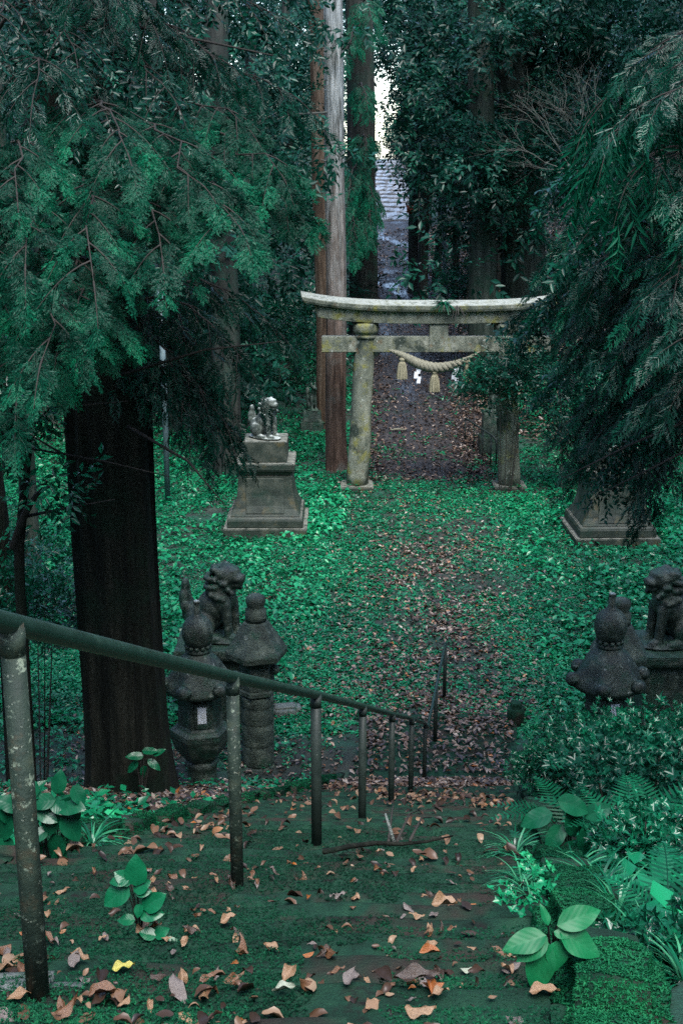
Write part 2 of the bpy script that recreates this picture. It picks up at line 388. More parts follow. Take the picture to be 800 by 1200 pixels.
K['paper'] = solid('white_paper', [(.3, (.5, .54, .57)), (.7, (.68, .71, .73))], 8, (.7, .9), .05, 20)
K['slab'] = solid('stone_slab', [(.3, (.06, .08, .07)), (.55, (.13, .15, .135)), (.75, (.2, .21, .19))], 14, (.6, .9), .8, 60, spots=[((.02, .07, .04), 8, .55, .68)])

GREEN = lambda a=1.0: [(0, (.004 * a, .028 * a, .020 * a)), (.45, (.007 * a, .068 * a, .042 * a)), (.8, (.011 * a, .125 * a, .070 * a)), (1, (.03 * a, .20 * a, .10 * a))]
K['hinoki'] = leafy('hinoki_sprays', [(0, (.002, .016, .011)), (.4, (.003, .050, .028)), (.75, (.004, .11, .054)), (1, (.006, .18, .08))], .5, .2, .35)
K['hinoki_far'] = leafy('cedar_sprays', [(0, (.003, .03, .019)), (.5, (.005, .09, .048)), (1, (.008, .19, .09))], .5, .2, .35)
K['dark_leaf'] = leafy('dark_leaves', [(0, (.003, .020, .014)), (.5, (.004, .055, .032)), (.85, (.006, .11, .055)), (1, (.012, .19, .085))], .34, .18, .6)
K['far_leaf'] = leafy('wood_leaves', [(0, (.003, .020, .014)), (.5, (.005, .055, .032)), (.85, (.010, .11, .052)), (1, (.04, .17, .06))], .4, .2, .5)
K['cover'] = leafy('ground_leaves', [(0, (.003, .055, .024)), (.35, (.005, .14, .060)), (.7, (.010, .24, .095)), (.9, (.03, .36, .14)), (1, (.10, .42, .20))], .34, .2, .9)
K['shrub'] = leafy('shrub_leaves', [(0, (.003, .035, .019)), (.5, (.005, .095, .046)), (.85, (.008, .17, .08)), (1, (.03, .24, .12))], .3, .12, .9)
K['fern'] = leafy('fern_green', [(0, (.002, .035, .017)), (.5, (.003, .07, .032)), (1, (.006, .125, .052))], .45, .2)
K['grassy'] = leafy('grass_blades', [(0, (.003, .045, .022)), (.5, (.006, .12, .055)), (1, (.06, .26, .13))], .3, .15, .8)
K['wet_litter'] = leafy('wet_dead_leaves', [(0, (.012, .008, .006)), (.35, (.038, .022, .014)), (.6, (.085, .046, .026)), (.8, (.14, .082, .048)), (.95, (.20, .14, .09)), (1, (.22, .07, .012))], .5, .0, .7)
K['litter'] = leafy('dead_leaves', [(0, (.022, .016, .012)), (.35, (.062, .040, .028)), (.6, (.125, .078, .052)), (.8, (.20, .14, .10)), (.93, (.32, .27, .22)), (1, (.30, .10, .02))], .4, .05, 1.2)
K['big_green'] = big_leaf_mat('broad_leaf', (.003, .095, .032), (.005, .14, .046), (.015, .20, .075), .45)
K['glossy'] = big_leaf_mat('glossy_leaf', (.002, .05, .023), (.004, .078, .034), (.02, .12, .06), .28)
K['creeper'] = big_leaf_mat('creeper_leaf', (.003, .085, .034), (.005, .12, .048), (.015, .16, .07), .26)
def dead(name, a, b): return solid(name, [(.35, a), (.65, b)], 26, (.22, .5), .5, 60, spec=.6, bdist=.004, spots=[((a[0] * .3, a[1] * .3, a[2] * .3), 40, .62, .7)])
DEADM = [dead('dead_leaf_brown', (.065, .028, .012), (.15, .070, .030)), dead('dead_leaf_tan', (.15, .082, .038), (.25, .155, .085)), dead('dead_leaf_dark', (.020, .012, .008), (.055, .032, .020)), dead('dead_leaf_grey', (.07, .056, .050), (.14, .115, .10)), dead('dead_leaf_orange', (.17, .05, .010), (.28, .095, .02)), dead('dead_leaf_yellow', (.26, .24, .04), (.40, .36, .07)), dead('dead_leaf_pale', (.18, .21, .15), (.30, .33, .25))]

# ------------------------------------------------------------------ terrain
def sheet(name, xs, ys, mat, dz=0.0):
    X, Y = np.meshgrid(xs, ys); Z = ground(X, Y) + dz
    V = np.stack([X, Y, Z], -1).reshape(-1, 3); nx = len(xs); ny = len(ys)
    i = (np.arange(ny - 1)[:, None] * nx + np.arange(nx - 1)[None]).reshape(-1)
    T = np.concatenate([np.stack([i, i + 1, i + nx + 1], 1), np.stack([i, i + nx + 1, i + nx], 1)])
    return tag(obj(name, tri_mesh(name, V, T, smooth=True), mat), kind='structure')
xs = np.concatenate([[-320, -200, -120, -60, -40, -30, -24], np.arange(-20, 24, .3), [26, 32, 42, 62, 120, 200, 320]])
ys = np.concatenate([[-200, -100, -40, -20, -10], np.arange(-6, 46, .3), np.arange(46, 122, .9), [126, 132, 140, 150, 170, 220, 320, 460]])
terrain = sheet('ground', xs, ys, K['soil'])

# the trodden path through the gate and up to the light
ys2 = np.arange(35, 111, .4); us = np.linspace(-1, 1, 13)
X = axis(ys2)[:, None] + us[None] * (pwid(ys2) / 2 * (1 + .12 * (fbm(ys2 * 0, ys2, 3, 3) - .5)))[:, None]; Y = np.repeat(ys2[:, None], 13, 1)
Z = ground(X, Y) + .02 + .03 * (fbm(X, Y, .9, 4) - .5) - .01 * np.abs(us)[None]
i = (np.arange(len(ys2) - 1)[:, None] * 13 + np.arange(12)[None]).reshape(-1)
path = tag(obj('path', tri_mesh('path', np.stack([X, Y, Z], -1).reshape(-1, 3), np.concatenate([np.stack([i, i + 1, i + 14], 1), np.stack([i, i + 14, i + 13], 1)]), smooth=True), K['path']), kind='structure')
def wet_nodes():     # wet patches on the path: smoother where the noise is high
    m = K['path']; N = m.node_tree.nodes; L = m.node_tree.links; P = N['Principled BSDF']
    co = N.new('ShaderNodeTexCoord').outputs['Object']; ns = _noise(N, L, co, .55, 3, .5, (1, .45, 1))
    mr = N.new('ShaderNodeMapRange'); mr.inputs[1].default_value = .52; mr.inputs[2].default_value = .62; mr.inputs[3].default_value = .6; mr.inputs[4].default_value = .24
    L.new(ns.outputs['Fac'], mr.inputs[0]); L.new(mr.outputs[0], P.inputs['Roughness'])
    m2 = N.new('ShaderNodeMapRange'); m2.inputs[1].default_value = .52; m2.inputs[2].default_value = .62; m2.inputs[3].default_value = .9; m2.inputs[4].default_value = .12; L.new(ns.outputs['Fac'], m2.inputs[0]); L.new(m2.outputs[0], N['Bump'].inputs['Strength'])
wet_nodes()
K['wet_step'] = solid('wet_step', [(.3, (.05, .055, .058)), (.7, (.24, .25, .26))], 2.2, (.12, .6), .5, 6, spec=.9, bdist=.04)
rng0 = random.Random(3)
y = 87.3
for k in range(16):
    g = Geo(); n = 9; w = float(pwid(y)) / 2 - rng0.uniform(.0, .35); dp = rng0.uniform(.45, 1.0); v = []; f = []
    for j in range(n + 1):
        x = -w + 2 * w * j / n; e = rng0.uniform(-.16, .16); dz = rng0.uniform(-.07, .07)
        v += [(x, -.28 + e, -.25), (x, -.28 + e, .05 + dz), (x, -.2 + e, .08 + dz), (x, dp + e, .10 + .14 * dp + dz * .6), (x, dp + e + .05, -.1)]
    for j in range(n):
        for q in range(4): f.append((j * 5 + q, (j + 1) * 5 + q, (j + 1) * 5 + q + 1, j * 5 + q + 1))
    g.add(v, f, False); c = float(axis(y)) + rng0.uniform(-.15, .15)
    obj('step', g, K['wet_step'], path, (c, y, gz(c, y) + .02), (0, 0, rng0.uniform(-.09, .09))); y += rng0.uniform(1.1, 1.9)

# ------------------------------------------------------------------ mossy stairs
stairs = tag(empty('stairs', (0, 0, 0)), kind='structure')
rs = np.random.default_rng(11)
def step_mesh(y0, y1, z, name):
    xa, xb = float(Lx((y0 + y1) / 2)), float(Rx((y0 + y1) / 2)); n = 22; my = max(4, int((y1 - y0) / .09))
    v = []; f = []
    prof = [(y1, z - .40), (y1 - .005, z - .06), (y1 - .03, z - .012)] + [(y1 - .06 - (y1 - y0 - .06) * t / my, z) for t in range(my + 1)]
    for j in range(n + 1):
        x = xa + (xb - xa) * j / n
        for q, (yy, zz) in enumerate(prof):
            e = (float(fbm(x * 3, yy * 3 + z * 7, 1.0, 21)) - .5)
            v.append((x, yy + (e * .05 if q < 4 else 0), zz + e * .035 - (abs(j / n - .5) < .3) * .008))
    p = len(prof)
    for j in range(n):
        for q in range(p - 1): f.append((j * p + q, j * p + q + 1, (j + 1) * p + q + 1, (j + 1) * p + q))
    g = Geo().add(v, f, True); return g
y0 = -4.0
for k in range(STEP_N + 1):
    y1 = SY + RUN * (k + .5); z = SZ - RISE * k
    if z < 0.02: break
    obj('step', step_mesh(y0 - .03 if k else y0, y1, z, 'step'), K['moss'], stairs); y0 = y1
# landing paved at the foot, edged with a low stone sill
g = Geo(); n = 14; v = []; f = []
for j in range(n + 1):
    for q in range(9):
        y = y0 - .05 + (19.25 - y0) * q / 8; xa, xb = float(Lx(y)) + .1, float(Rx(y)); x = xa + (xb - xa) * j / n
        v.append((x, y, .05 + .03 * (float(fbm(x, y, .8, 31)) - .5)))
for j in range(n):
    for q in range(8): f.append((j * 9 + q, (j + 1) * 9 + q, (j + 1) * 9 + q + 1, j * 9 + q + 1))
tag(obj('landing', g.add(v, f, True), K['moss']), kind='structure')

def rough_block(sx, sy, sz, seed, amp=.02, cuts=3):
    bm = bmesh.new(); bmesh.ops.create_cube(bm, size=1)
    bmesh.ops.bevel(bm, geom=list(bm.edges), offset=.20, segments=2, affect='EDGES')
    for v in bm.verts:
        v.co.x *= sx; v.co.y *= sy; v.co.z *= sz
    if cuts: bmesh.ops.subdivide_edges(bm, edges=list(bm.edges), cuts=cuts, use_grid_fill=True)
    rr = random.Random(seed)
    for v in bm.verts:
        c = v.co; q = (float(fbm(c.x * 3 + seed, c.y * 3 + c.z * 2.3, .8, seed)) - .5) * 2 * amp
        v.co += v.normal * q if v.normal.length else Vector((0, 0, q))
    for fc in bm.faces: fc.smooth = True
    m = bpy.data.meshes.new('block'); bm.to_mesh(m); bm.free(); return m

kerb = tag(empty('kerb'), kind='structure')
KERBS = []
for side, y_0, y_1, st in ((-1, 3.0, 16.6, .85), (1, 1.6, 17.6, .72)):
    y = y_0; k = 0
    while y < y_1:
        x = float(Lx(y + st / 2)) - .12 if side < 0 else float(Rx(y + st / 2)) + .13
        z = float(stair_line(y + st / 2)) + (.02 if side < 0 else .03)
        w = .26 if side < 0 else .27
        m = rough_block(w * 1.05, st * 1.3, .36, k * 7 + (3 if side < 0 else 5), .085, 4)
        o = obj('kerb_stone', m, K['moss'], kerb, (x, y + st / 2, z - .10), (-math.atan(.40), 0, -.14))
        KERBS.append((side, x, y + st / 2, z)); y += st; k += 1
# sill stones where stairs meet the clearing
for k in range(5):
    x = 1.25 + k * .36
    obj('kerb_stone', rough_block(.34, .2, .22, 40 + k, .02, 2), K['moss'], kerb, (x, 19.35, -.045), (0, 0, .03))
tag(obj('kerb_post', rough_block(.26, .26, .5, 77, .02, 2), K['moss'], None, (2.83, 19.2, .12)), 'squat mossy stone post at the right foot of the stairs', 'stone post')
tag(obj('kerb_post', rough_block(.30, .34, .6, 78, .02, 2), K['moss'], None, (2.55, 15.0, 1.22)), 'low mossy stone block beside the ferns on the lower stairs', 'stone post')
tag(obj('stone_slab', rough_block(.42, .26, .07, 61, .012, 3), K['slab'], None, (-.86, 2.72, float(stepz(2.72)) + .02), (R(-4), 0, .05)), 'flat grey stone slab lying behind the nearest rail post', 'stone slab')
tag(obj('stone_slab', rough_block(.55, .35, .16, 62, .02, 3), K['slab'], None, (-.95, 19.6, .06), (0, 0, .2)), 'low grey stone lying in leaves right of the plain lantern', 'stone')

# ------------------------------------------------------------------ handrail
hr = tag(empty('handrail', (float(railx(2.6)), 2.6, 7.0)), 'green painted pipe handrail on posts running down the stairs', 'handrail')
hb = Vector(hr.location)
posts = [2.59, 4.69, 6.47, 8.62, 11.1, 13.26, 16.6]
top = lambda y: max(SZ - RISE * (y - SY) / RUN, 0) + .965
def P3(y, z): return Vector((float(railx(y)), y, z)) - hb
pl = [P3(y, top(y)) for y in (1.2, 1.9, 2.59, 3.6, 4.69, 6.47, 8.62, 11.1, 13.26, 15, 16.4)] + [P3(17.05, 0.93), P3(17.6, .95), P3(18.6, .97), P3(19.7, 1.0), P3(20.2, 1.0), P3(20.3, .9)]
obj('rail', Geo().tube(pl, .0245, 16), K['rail'], hr)
for k, y in enumerate(posts):
    zb = float(stepz(y)) - .1; g = Geo(); q = P3(y, 0)
    zt = top(y)
    g.tube([(q.x, q.y, zb - hb.z), (q.x, q.y, (zb + zt) / 2 - hb.z), (q.x, q.y, zt - hb.z)], .0265 if k < 2 else .03, 14)
    g.tube([(q.x, q.y, zt - .07 - hb.z), (q.x, q.y, zt - .012 - hb.z)], [.0272, .029] if k < 2 else [.031, .033], 14)
    obj('post', g, K['post'] if k < 2 else K['post_dark'], hr)
for y, zt in ((18.45, .97), (20.2, 1.0)):
    q = P3(y, 0); obj('post', Geo().tube([(q.x, q.y, -.1 - hb.z), (q.x, q.y, zt - hb.z)], .034, 12), K['post_dark'], hr)

# ------------------------------------------------------------------ torii gate
TH = 34.6
tor = tag(empty('torii_gate', (2.55, TH, 0)), 'weathered stone torii gate spanning the leafy path', 'torii gate')
for s in (-1, 1):
    base = Vector((s * 2.115, 0, 0)); tp = Vector((s * 1.885, 0, 4.62)); pts = []; rad = []
    for i in range(13):
        t = i / 12; p = base.lerp(tp, t); p.x += .01 * math.sin(t * 9 + s); pts.append(p); rad.append(.315 - .055 * t + .008 * math.sin(t * 14 + s * 2))
    obj('pillar', Geo().tube(pts, rad, 28), K['torii'], tor)
    cx = tp.x
    obj('collar', Geo().lathe([(.262, 4.18), (.30, 4.20), (.30, 4.265), (.272, 4.28), (.272, 4.31), (.325, 4.35), (.345, 4.38), (.345, 4.52), (.32, 4.60)], 28, (cx + .012 * s, 0, 0)), K['torii'], tor)
    obj('base_stone', bevel(Geo().box((s * 2.12, -.02, .03), (.45, .45, .10)).mesh('base'), .03), K['plinth'], tor)
def beam(sec_fn, xs_):
    v = []; f = []; n = 0
    for x in xs_:
        q = sec_fn(x); n = len(q); v += [(x + dx, y, z) for dx, y, z in q]
    m = len(xs_)
    for i in range(m - 1):
        for k in range(n): k2 = (k + 1) % n; f.append((i * n + k, i * n + k2, (i + 1) * n + k2, (i + 1) * n + k))
    f.append(tuple(range(n))[::-1]); f.append(tuple((m - 1) * n + k for k in range(n)))
    return Geo().add(v, f, False)
def sweep(x): return .26 * (abs(x) / 3.62) ** 3.2
def kas(x):
    u = sweep(x); k = .10 * (x / 3.6); e = abs(x) > 3.5
    return [(0, -.40, 4.93 + u), (k * .3, -.43, 5.00 + u), (k * .6, -.44, 5.10 + u), (k, -.05, 5.20 + u), (k, .05, 5.20 + u), (k * .6, .44, 5.10 + u), (k * .3, .43, 5.00 + u), (0, .40, 4.93 + u)]
def shi(x):
    u = sweep(x); k = .12 * (x / 3.4)
    return [(0, -.27, 4.60 + u), (k * .5, -.29, 4.76 + u), (k, -.31, 4.926 + u), (k, .31, 4.926 + u), (k * .5, .29, 4.76 + u), (0, .27, 4.60 + u)]
obj('top_lintel', bevel(beam(kas, np.linspace(-3.55, 3.55, 41)).mesh('lintel'), .012, 1), K['torii'], tor)
obj('under_lintel', bevel(beam(shi, np.linspace(-3.18, 3.18, 37)).mesh('lintel'), .012, 1), K['torii'], tor)
for a, b in ((-3.1, -1.62), (-2.14, 1.62), (1.62, 3.1)):
    pass
obj('tie_beam', bevel(Geo().box((0, 0, 4.03), (3.08, .16, .215)).mesh('tie'), .02, 2), K['torii'], tor)
obj('strut', bevel(Geo().box((.06, 0, 4.21), (.25, .22, .385)).mesh('strut'), .02, 2), K['torii'], tor)
def tuft(center, n, L, Wd, seed, up=.6, droop=.5):
    r = np.random.default_rng(seed); V = []; T = []; A = []
    for i in range(n):
        a = r.random() * 2 * PI; e = up * (.4 + .9 * r.random()); l = L * (.6 + .6 * r.random()); d = np.array([math.cos(a), math.sin(a), 0]); side = np.array([-math.sin(a), math.cos(a), 0])
        b = np.array(center) + d * .04 * r.random(); tn = r.random(); w = Wd * (.7 + .6 * r.random()); k = len(V); m = 6
        for j in range(m + 1):
            t = j / m; c = b + d * l * t * (.5 + .5 * t) + np.array([0, 0, l * (e * t * 1.6 - droop * 1.7 * t * t)]); ww = w * (1 - t) ** .6 * (.5 + .5 * min(1, t * 5)) / 2
            V += [c - side * ww, c + side * ww + np.array([0, 0, ww * .4])]; A += [tn, tn]
        for j in range(m): T += [(k + 2 * j, k + 2 * j + 1, k + 2 * j + 3), (k + 2 * j, k + 2 * j + 3, k + 2 * j + 2)]
    return np.array(V), np.array(T), np.array(A)
V, T, A = tuft((0, 0, 0), 60, .42, .05, 5, .5, .55)
tag(obj('fern_tuft', tri_mesh('tuft', V, T, A), K['fern'], None, (2.72, TH - .3, 5.12)), 'small fern tuft growing on top of the torii lintel', 'fern')
V, T, A = tuft((0, 0, 0), 16, .42, .025, 6, .2, .8)
tag(obj('dead_grass_tuft', tri_mesh('tuft', V, T, A), K['twig'], None, (3.06, TH - .36, 5.1)), 'withered dark grass hanging over the torii lintel', 'grass tuft')

# rope with tassels and folded paper
def rope_path(n=60):
    pts = [px(x, y, TH - .24) for x, y in ((455, 410), (466, 414), (478, 420), (492, 427), (510, 431), (530, 428), (547, 421), (562, 412))]
    out = []
    for i in range(n + 1):
        t = i / n * (len(pts) - 1); k = min(int(t), len(pts) - 2); q = t - k
        p0, p1, p2, p3 = pts[max(k - 1, 0)], pts[k], pts[k + 1], pts[min(k + 2, len(pts) - 1)]
        out.append(.5 * ((2 * p1) + (p2 - p0) * q + (2 * p0 - 5 * p1 + 4 * p2 - p3) * q * q + (3 * p1 - p0 - 3 * p2 + p3) * q ** 3))
    return out
rp = rope_path(90); ro = Vector(rp[45])
rope = tag(empty('sacred_rope', ro), 'thick twisted straw rope hung under the torii tie beam', 'rope')
for k in range(3):
    pts = []; rad = []
    for i, p in enumerate(rp):
        t = i / 90; r = .02 + .125 * math.sin(PI * min(max((t - .02) / .96, 0), 1)) ** .9; a = 2 * PI * (k / 3 + t * 8)
        pts.append(p - ro + Vector((0, math.cos(a), math.sin(a))) * r * .52); rad.append(r * .56)
    obj('strand', Geo().tube(pts, rad, 9), K['rope'], rope)
for x, y in ((471, 421), (509, 436), (549, 424)):
    p = px(x, y, TH - .27) - ro; g = Geo(); n = 26; prof = [(.03, .06), (.075, .03), (.085, -.01), (.07, -.06), (.10, -.12), (.125, -.25), (.145, -.42), (.15, -.50)]
    v = []; f = []
    for j, (r, z) in enumerate(prof):
        for q in range(n):
            a = 2 * PI * q / n; rr = r * (1 + (.12 if j > 3 else .03) * math.sin(q * 2.9 + x) + (.06 * math.sin(q * 5.3) if j > 3 else 0)); zz = z - (.035 * abs(math.sin(q * 1.9 + x)) if j == 7 else 0)
            v.append((p.x + rr * math.cos(a), p.y + rr * math.sin(a), p.z + zz))
    for j in range(len(prof) - 1):
        for q in range(n): q2 = (q + 1) % n; f.append((j * n + q, (j + 1) * n + q, (j + 1) * n + q2, j * n + q2))
    f.append(tuple(range(n))); f.append(tuple((len(prof) - 1) * n + q for q in range(n))[::-1])
    obj('tassel', g.add(v, f, False), K['rope_line'], rope)
for x, y in ((489, 430), (533, 431)):
    p = px(x, y, TH - .30) - ro; g = Geo(); w = .065
    for j in range(3):
        c = p + Vector(((-1) ** j * .035, -.02 * j, -.085 - .13 * j)); e = .01
        v = [c + Vector((-w + .02 * j, 0, .09)), c + Vector((w, -.01, .09)), c + Vector((w - .03, -.03, -.09)), c + Vector((-w, -.02, -.09))]
        v += [q + Vector((0, .004, 0)) for q in v]
        g.add(v, [(0, 3, 2, 1), (4, 5, 6, 7), (0, 1, 5, 4), (1, 2, 6, 5), (2, 3, 7, 6), (3, 0, 4, 7)], False)
    obj('paper_streamer', g, K['paper'], rope)

# ------------------------------------------------------------------ stone guardians
def fuse(blobs, name, voxel=.024, smooth_it=2):
    bm = bmesh.new()
    for b in blobs:
        if b[0] == 'e':
            _, c, r, rot = b
            M = Matrix.Translation(c) @ Matrix.Rotation(rot, 4, 'Y') @ Matrix.Diagonal((*r, 1))
            bmesh.ops.create_icosphere(bm, subdivisions=3, radius=1, matrix=M)
        else:
            _, p, q, r0, r1 = b; p = Vector(p); q = Vector(q); n = max(3, int((q - p).length / (.4 * min(r0, r1))) + 1)
            for i in range(n + 1):
                t = i / n; bmesh.ops.create_icosphere(bm, subdivisions=2, radius=r0 + (r1 - r0) * t, matrix=Matrix.Translation(p.lerp(q, t)))
    me = bpy.data.meshes.new(name); bm.to_mesh(me); bm.free()
    o = bpy.data.objects.new('tmp', me); C.objects.link(o)
    m = o.modifiers.new('r', 'REMESH'); m.mode = 'VOXEL'; m.voxel_size = voxel
    s = o.modifiers.new('s', 'SMOOTH'); s.iterations = smooth_it; s.factor = .5
    dg = bpy.context.evaluated_depsgraph_get(); out = bpy.data.meshes.new_from_object(o.evaluated_get(dg)); out.name = name
    bpy.data.objects.remove(o); bpy.data.meshes.remove(me)
    out.polygons.foreach_set('use_smooth', np.ones(len(out.polygons), bool)); return out
E = lambda x, y, z, a, b=None, c=None, rot=0: ('e', (x, y, z), (a, b or a, c or a), rot)
L_ = lambda p, q, r0, r1: ('l', p, q, r0, r1)
rk = random.Random(8)
bl = [E(-.22, 0, .32, .33, .27, .29), E(-.05, 0, .52, .27, .24, .33, .55), E(.14, 0, .68, .22, .23, .28, .3), E(.17, 0, .90, .19, .2, .2),
      E(.24, 0, 1.10, .21, .20, .185), E(.42, 0, 1.05, .12, .135, .085), E(.40, 0, .945, .10, .11, .05), E(.34, 0, 1.19, .09, .16, .05), E(.50, 0, 1.10, .045, .06, .04),
      L_((.25, .15, .62), (.30, .15, .08), .095, .075), L_((.25, -.15, .62), (.30, -.15, .08), .095, .075), E(.36, .15, .06, .13, .09, .07), E(.36, -.15, .06, .13, .09, .07),
      E(-.15, .24, .25, .24, .12, .22), E(-.15, -.24, .25, .24, .12, .22), E(.06, .27, .06, .17, .085, .07), E(.06, -.27, .06, .17, .085, .07),
      E(-.50, 0, .38, .10, .12, .2), E(-.54, 0, .62, .10, .15, .20), E(-.53, 0, .84, .07, .09, .13), E(-.50, .1, .50, .08, .08, .12), E(-.50, -.1, .50, .08, .08, .12),
      E(.14, .19, 1.17, .06, .035, .10, -.5), E(.14, -.19, 1.17, .06, .035, .10, -.5), E(0, 0, .0, .62, .36, .055)]
for row, (rx, zz, rr) in enumerate(((.10, 1.20, .17), (.02, 1.06, .21), (.02, .93, .22), (.06, .80, .22), (.16, .74, .22))):
    for k in range(7):
        a = PI * (k / 6 * 1.3 - .65); bl.append(E(rx - rr * .62 * math.cos(a), rr * 1.05 * math.sin(a), zz + rk.uniform(-.02, .02), .062, .062, .055))
for s in (-1, 1):
    for k in range(4): bl.append(E(.20 + .06 * k, s * (.2 - .01 * k), .99 - .05 * k * (k > 1), .05))
    bl.append(E(.40, s * .085, 1.135, .032))
KOMA = fuse(bl, 'guardian')
bl = [E(-.12, 0, .22, .20, .15, .2), E(0, 0, .42, .14, .12, .26, .35), E(.09, 0, .66, .09, .09, .14), E(.13, 0, .80, .11, .095, .09), E(.25, 0, .77, .085, .05, .045), L_((.08, .08, .45), (.12, .08, .04), .055, .045),
      L_((.08, -.08, .45), (.12, -.08, .04), .055, .045), E(.17, .08, .03, .07, .05, .04), E(.17, -.08, .03, .07, .05, .04), E(.08, .07, .92, .03, .035, .08), E(.08, -.07, .92, .03, .035, .08),
      E(-.32, 0, .30, .07, .08, .24), E(-.34, 0, .60, .08, .08, .16), E(-.06, .13, .14, .14, .06, .13), E(-.06, -.13, .14, .14, .06, .13), E(0, 0, 0, .36, .2, .04)]
FOX = fuse(bl, 'fox', .02)
def statue(src, mat, name, label, cat, p, rz, sc):
    m = src.copy(); m.materials.clear(); o = obj(name, m, mat, None, p, (0, 0, rz)); o.scale = (sc, sc, sc); return tag(o, label, cat)
def plinth(name, label, p, parts, mat, rz=0, panel=None):
    t = tag(empty(name, p, rz), label, 'stone plinth')
    for nm, prof in parts:
        o = obj(nm, bevel(Geo().square(prof).mesh(nm), .018, 2), mat, t)
        if nm == 'body' and panel: obj('panel', bevel(Geo().add(*panel, False).mesh('panel'), .01, 1), mat, o)
    return t
# tall plinths in the clearing
h0 = 29.65; zf = lambda y: px(0, y, h0).z - .0
ZB = [zf(522), zf(545.5), zf(549), zf(557), zf(607), zf(619), zf(626)]
PW = .94
parts = [('upper_block', [(.56, ZB[1] - .02), (.56, ZB[0])]),
         ('cap', [(.66, ZB[3] - .08), (.70, ZB[3]), (.76, ZB[3] + .06), (.76, ZB[1] - .022)]),
         ('body', [(.90, ZB[4]), (.80, ZB[4] + .18), (.735, ZB[4] + .42), (.70, ZB[4] + .7), (.685, ZB[3] - .083)]),
         ('base_slab', [(.97, ZB[5]), (.97, ZB[4] - .06), (.93, ZB[4] - .002)]),
         ('footing', [(1.07, -.1), (1.07, ZB[5] - .002)])]
parts = [(a_, [(r_ * PW, z_) for r_, z_ in b_]) for a_, b_ in parts]
zt, zb_ = ZB[3] - .14, ZB[4] + .08
pv = []; 
for z_, yo in ((zb_, .0), (zb_ + (zt - zb_) * .22, 0), (zb_ + (zt - zb_) * .5, 0), (zt, 0)):
    rr = float(np.interp(z_, [ZB[4], ZB[4] + .18, ZB[4] + .42, ZB[4] + .7, ZB[3]], [.90, .80, .735, .70, .685])) * PW; pv += [(-.46, -rr - .022, z_), (.46, -rr - .022, z_), (.46, -rr + .05, z_), (-.46, -rr + .05, z_)]
pf = [(3, 2, 1, 0), (12, 13, 14, 15)] + [(i * 4 + k, i * 4 + (k + 1) % 4, i * 4 + 4 + (k + 1) % 4, i * 4 + 4 + k) for i in range(3) for k in range(4)]
c = px(313, 600, 30.55)
plinth('stone_plinth', 'tall flared stone plinth left of the torii carrying the pale lion', (c.x, 30.55, 0), parts, K['plinth'], 0, (pv, pf))
statue(KOMA, K['pale_stone'], 'guardian_lion', 'pale lichened curly maned lion statue left of the torii', 'lion statue', (c.x - .02, 30.5, ZB[0] + .03), R(-38), .77)
c = px(714, 600, 29.9)
plinth('stone_plinth', 'tall stone plinth half hidden by dark branches right of the torii', (c.x, 29.9, -.05), parts, K['plinth'], R(2), (pv, pf))
statue(KOMA, K['pale_stone'], 'guardian_lion', 'lion statue almost hidden behind dark right branches', 'lion statue', (c.x + .05, 29.9, ZB[0] - .02), R(180 + 30), .86)
# near pair beside the lanterns
nearparts = [('body', [(.62, -.3), (.56, .1), (.52, .95)]), ('cap', [(.58, .952), (.64, 1.02), (.64, 1.16)])]
cl = px(262, 745, 19.6); cr = px(778, 752, 19.4)
plinth('statue_plinth', 'dark square plinth behind the two left lanterns', (cl.x - .1, 19.6, cl.z - 1.19), nearparts, K['stone'])
statue(KOMA, K['stone'], 'guardian_lion', 'dark stone lion sitting behind the left lanterns facing right', 'lion statue', (cl.x - .12, 19.6, cl.z), R(-18), .98)
plinth('statue_plinth', 'dark square plinth at the right picture edge behind the bush', (cr.x + .12, 19.4, cr.z - 1.19), nearparts, K['stone'])
statue(KOMA, K['stone'], 'guardian_lion', 'dark stone lion at the right edge facing the steps', 'lion statue', (cr.x + .10, 19.4, cr.z), R(180 + 14), 1.0)
# small foxes behind the gate
foxp = [('lower_block', [(.36, -.2), (.36, .32)]), ('upper_block', [(.30, .322), (.27, .66)])]
c = px(366, 500, 40.2); z0 = gz(c.x, 40.2)
plinth('fox_plinth', 'small dark block plinth left of the red cedar trunk', (c.x, 40.2, z0), foxp, K['stone'])
statue(FOX, K['stone'], 'fox_statue', 'small dark fox statue sitting left of the red cedar trunk', 'fox statue', (c.x, 40.2, z0 + .68), R(-60), .9)
c = px(575, 500, 38.2); z0 = gz(c.x, 38.2)
foxp2 = [('lower_block', [(.36, -.3), (.36, .5)]), ('upper_block', [(.29, .502), (.25, 1.26)])]
plinth('fox_plinth', 'narrow tall plinth just behind the right torii pillar', (c.x, 38.2, z0), foxp2, K['stone'])
statue(FOX, K['stone'], 'fox_statue', 'small dark fox statue sitting behind the right torii pillar', 'fox statue', (c.x, 38.2, z0 + 1.28), R(-120), .85)
# small rail beyond the gate
a = px(545, 490, 39.2); b = px(577, 511, 36.9); rr = tag(empty('path_rail', (b.x, b.y, gz(b.x, b.y))), 'thin dark handrail beside the path behind the right pillar', 'handrail'); o0 = Vector(rr.location)
obj('rail', Geo().tube([a - o0, a.lerp(b, .5) - o0, b - o0, b - o0 + Vector((.08, -.06, -.08)), b - o0 + Vector((.11, -.1, -.25)), Vector((b.x - o0.x + .11, b.y - .1 - o0.y, -.1))], .028, 8), K['post_dark'], rr)
for t in (0, .33, .66, .95):
    q = a.lerp(b, t); obj('post', Geo().tube([(q.x - o0.x, q.y - o0.y, gz(q.x, q.y) - .1 - o0.z), q - o0], .024, 8), K['post_dark'], rr)

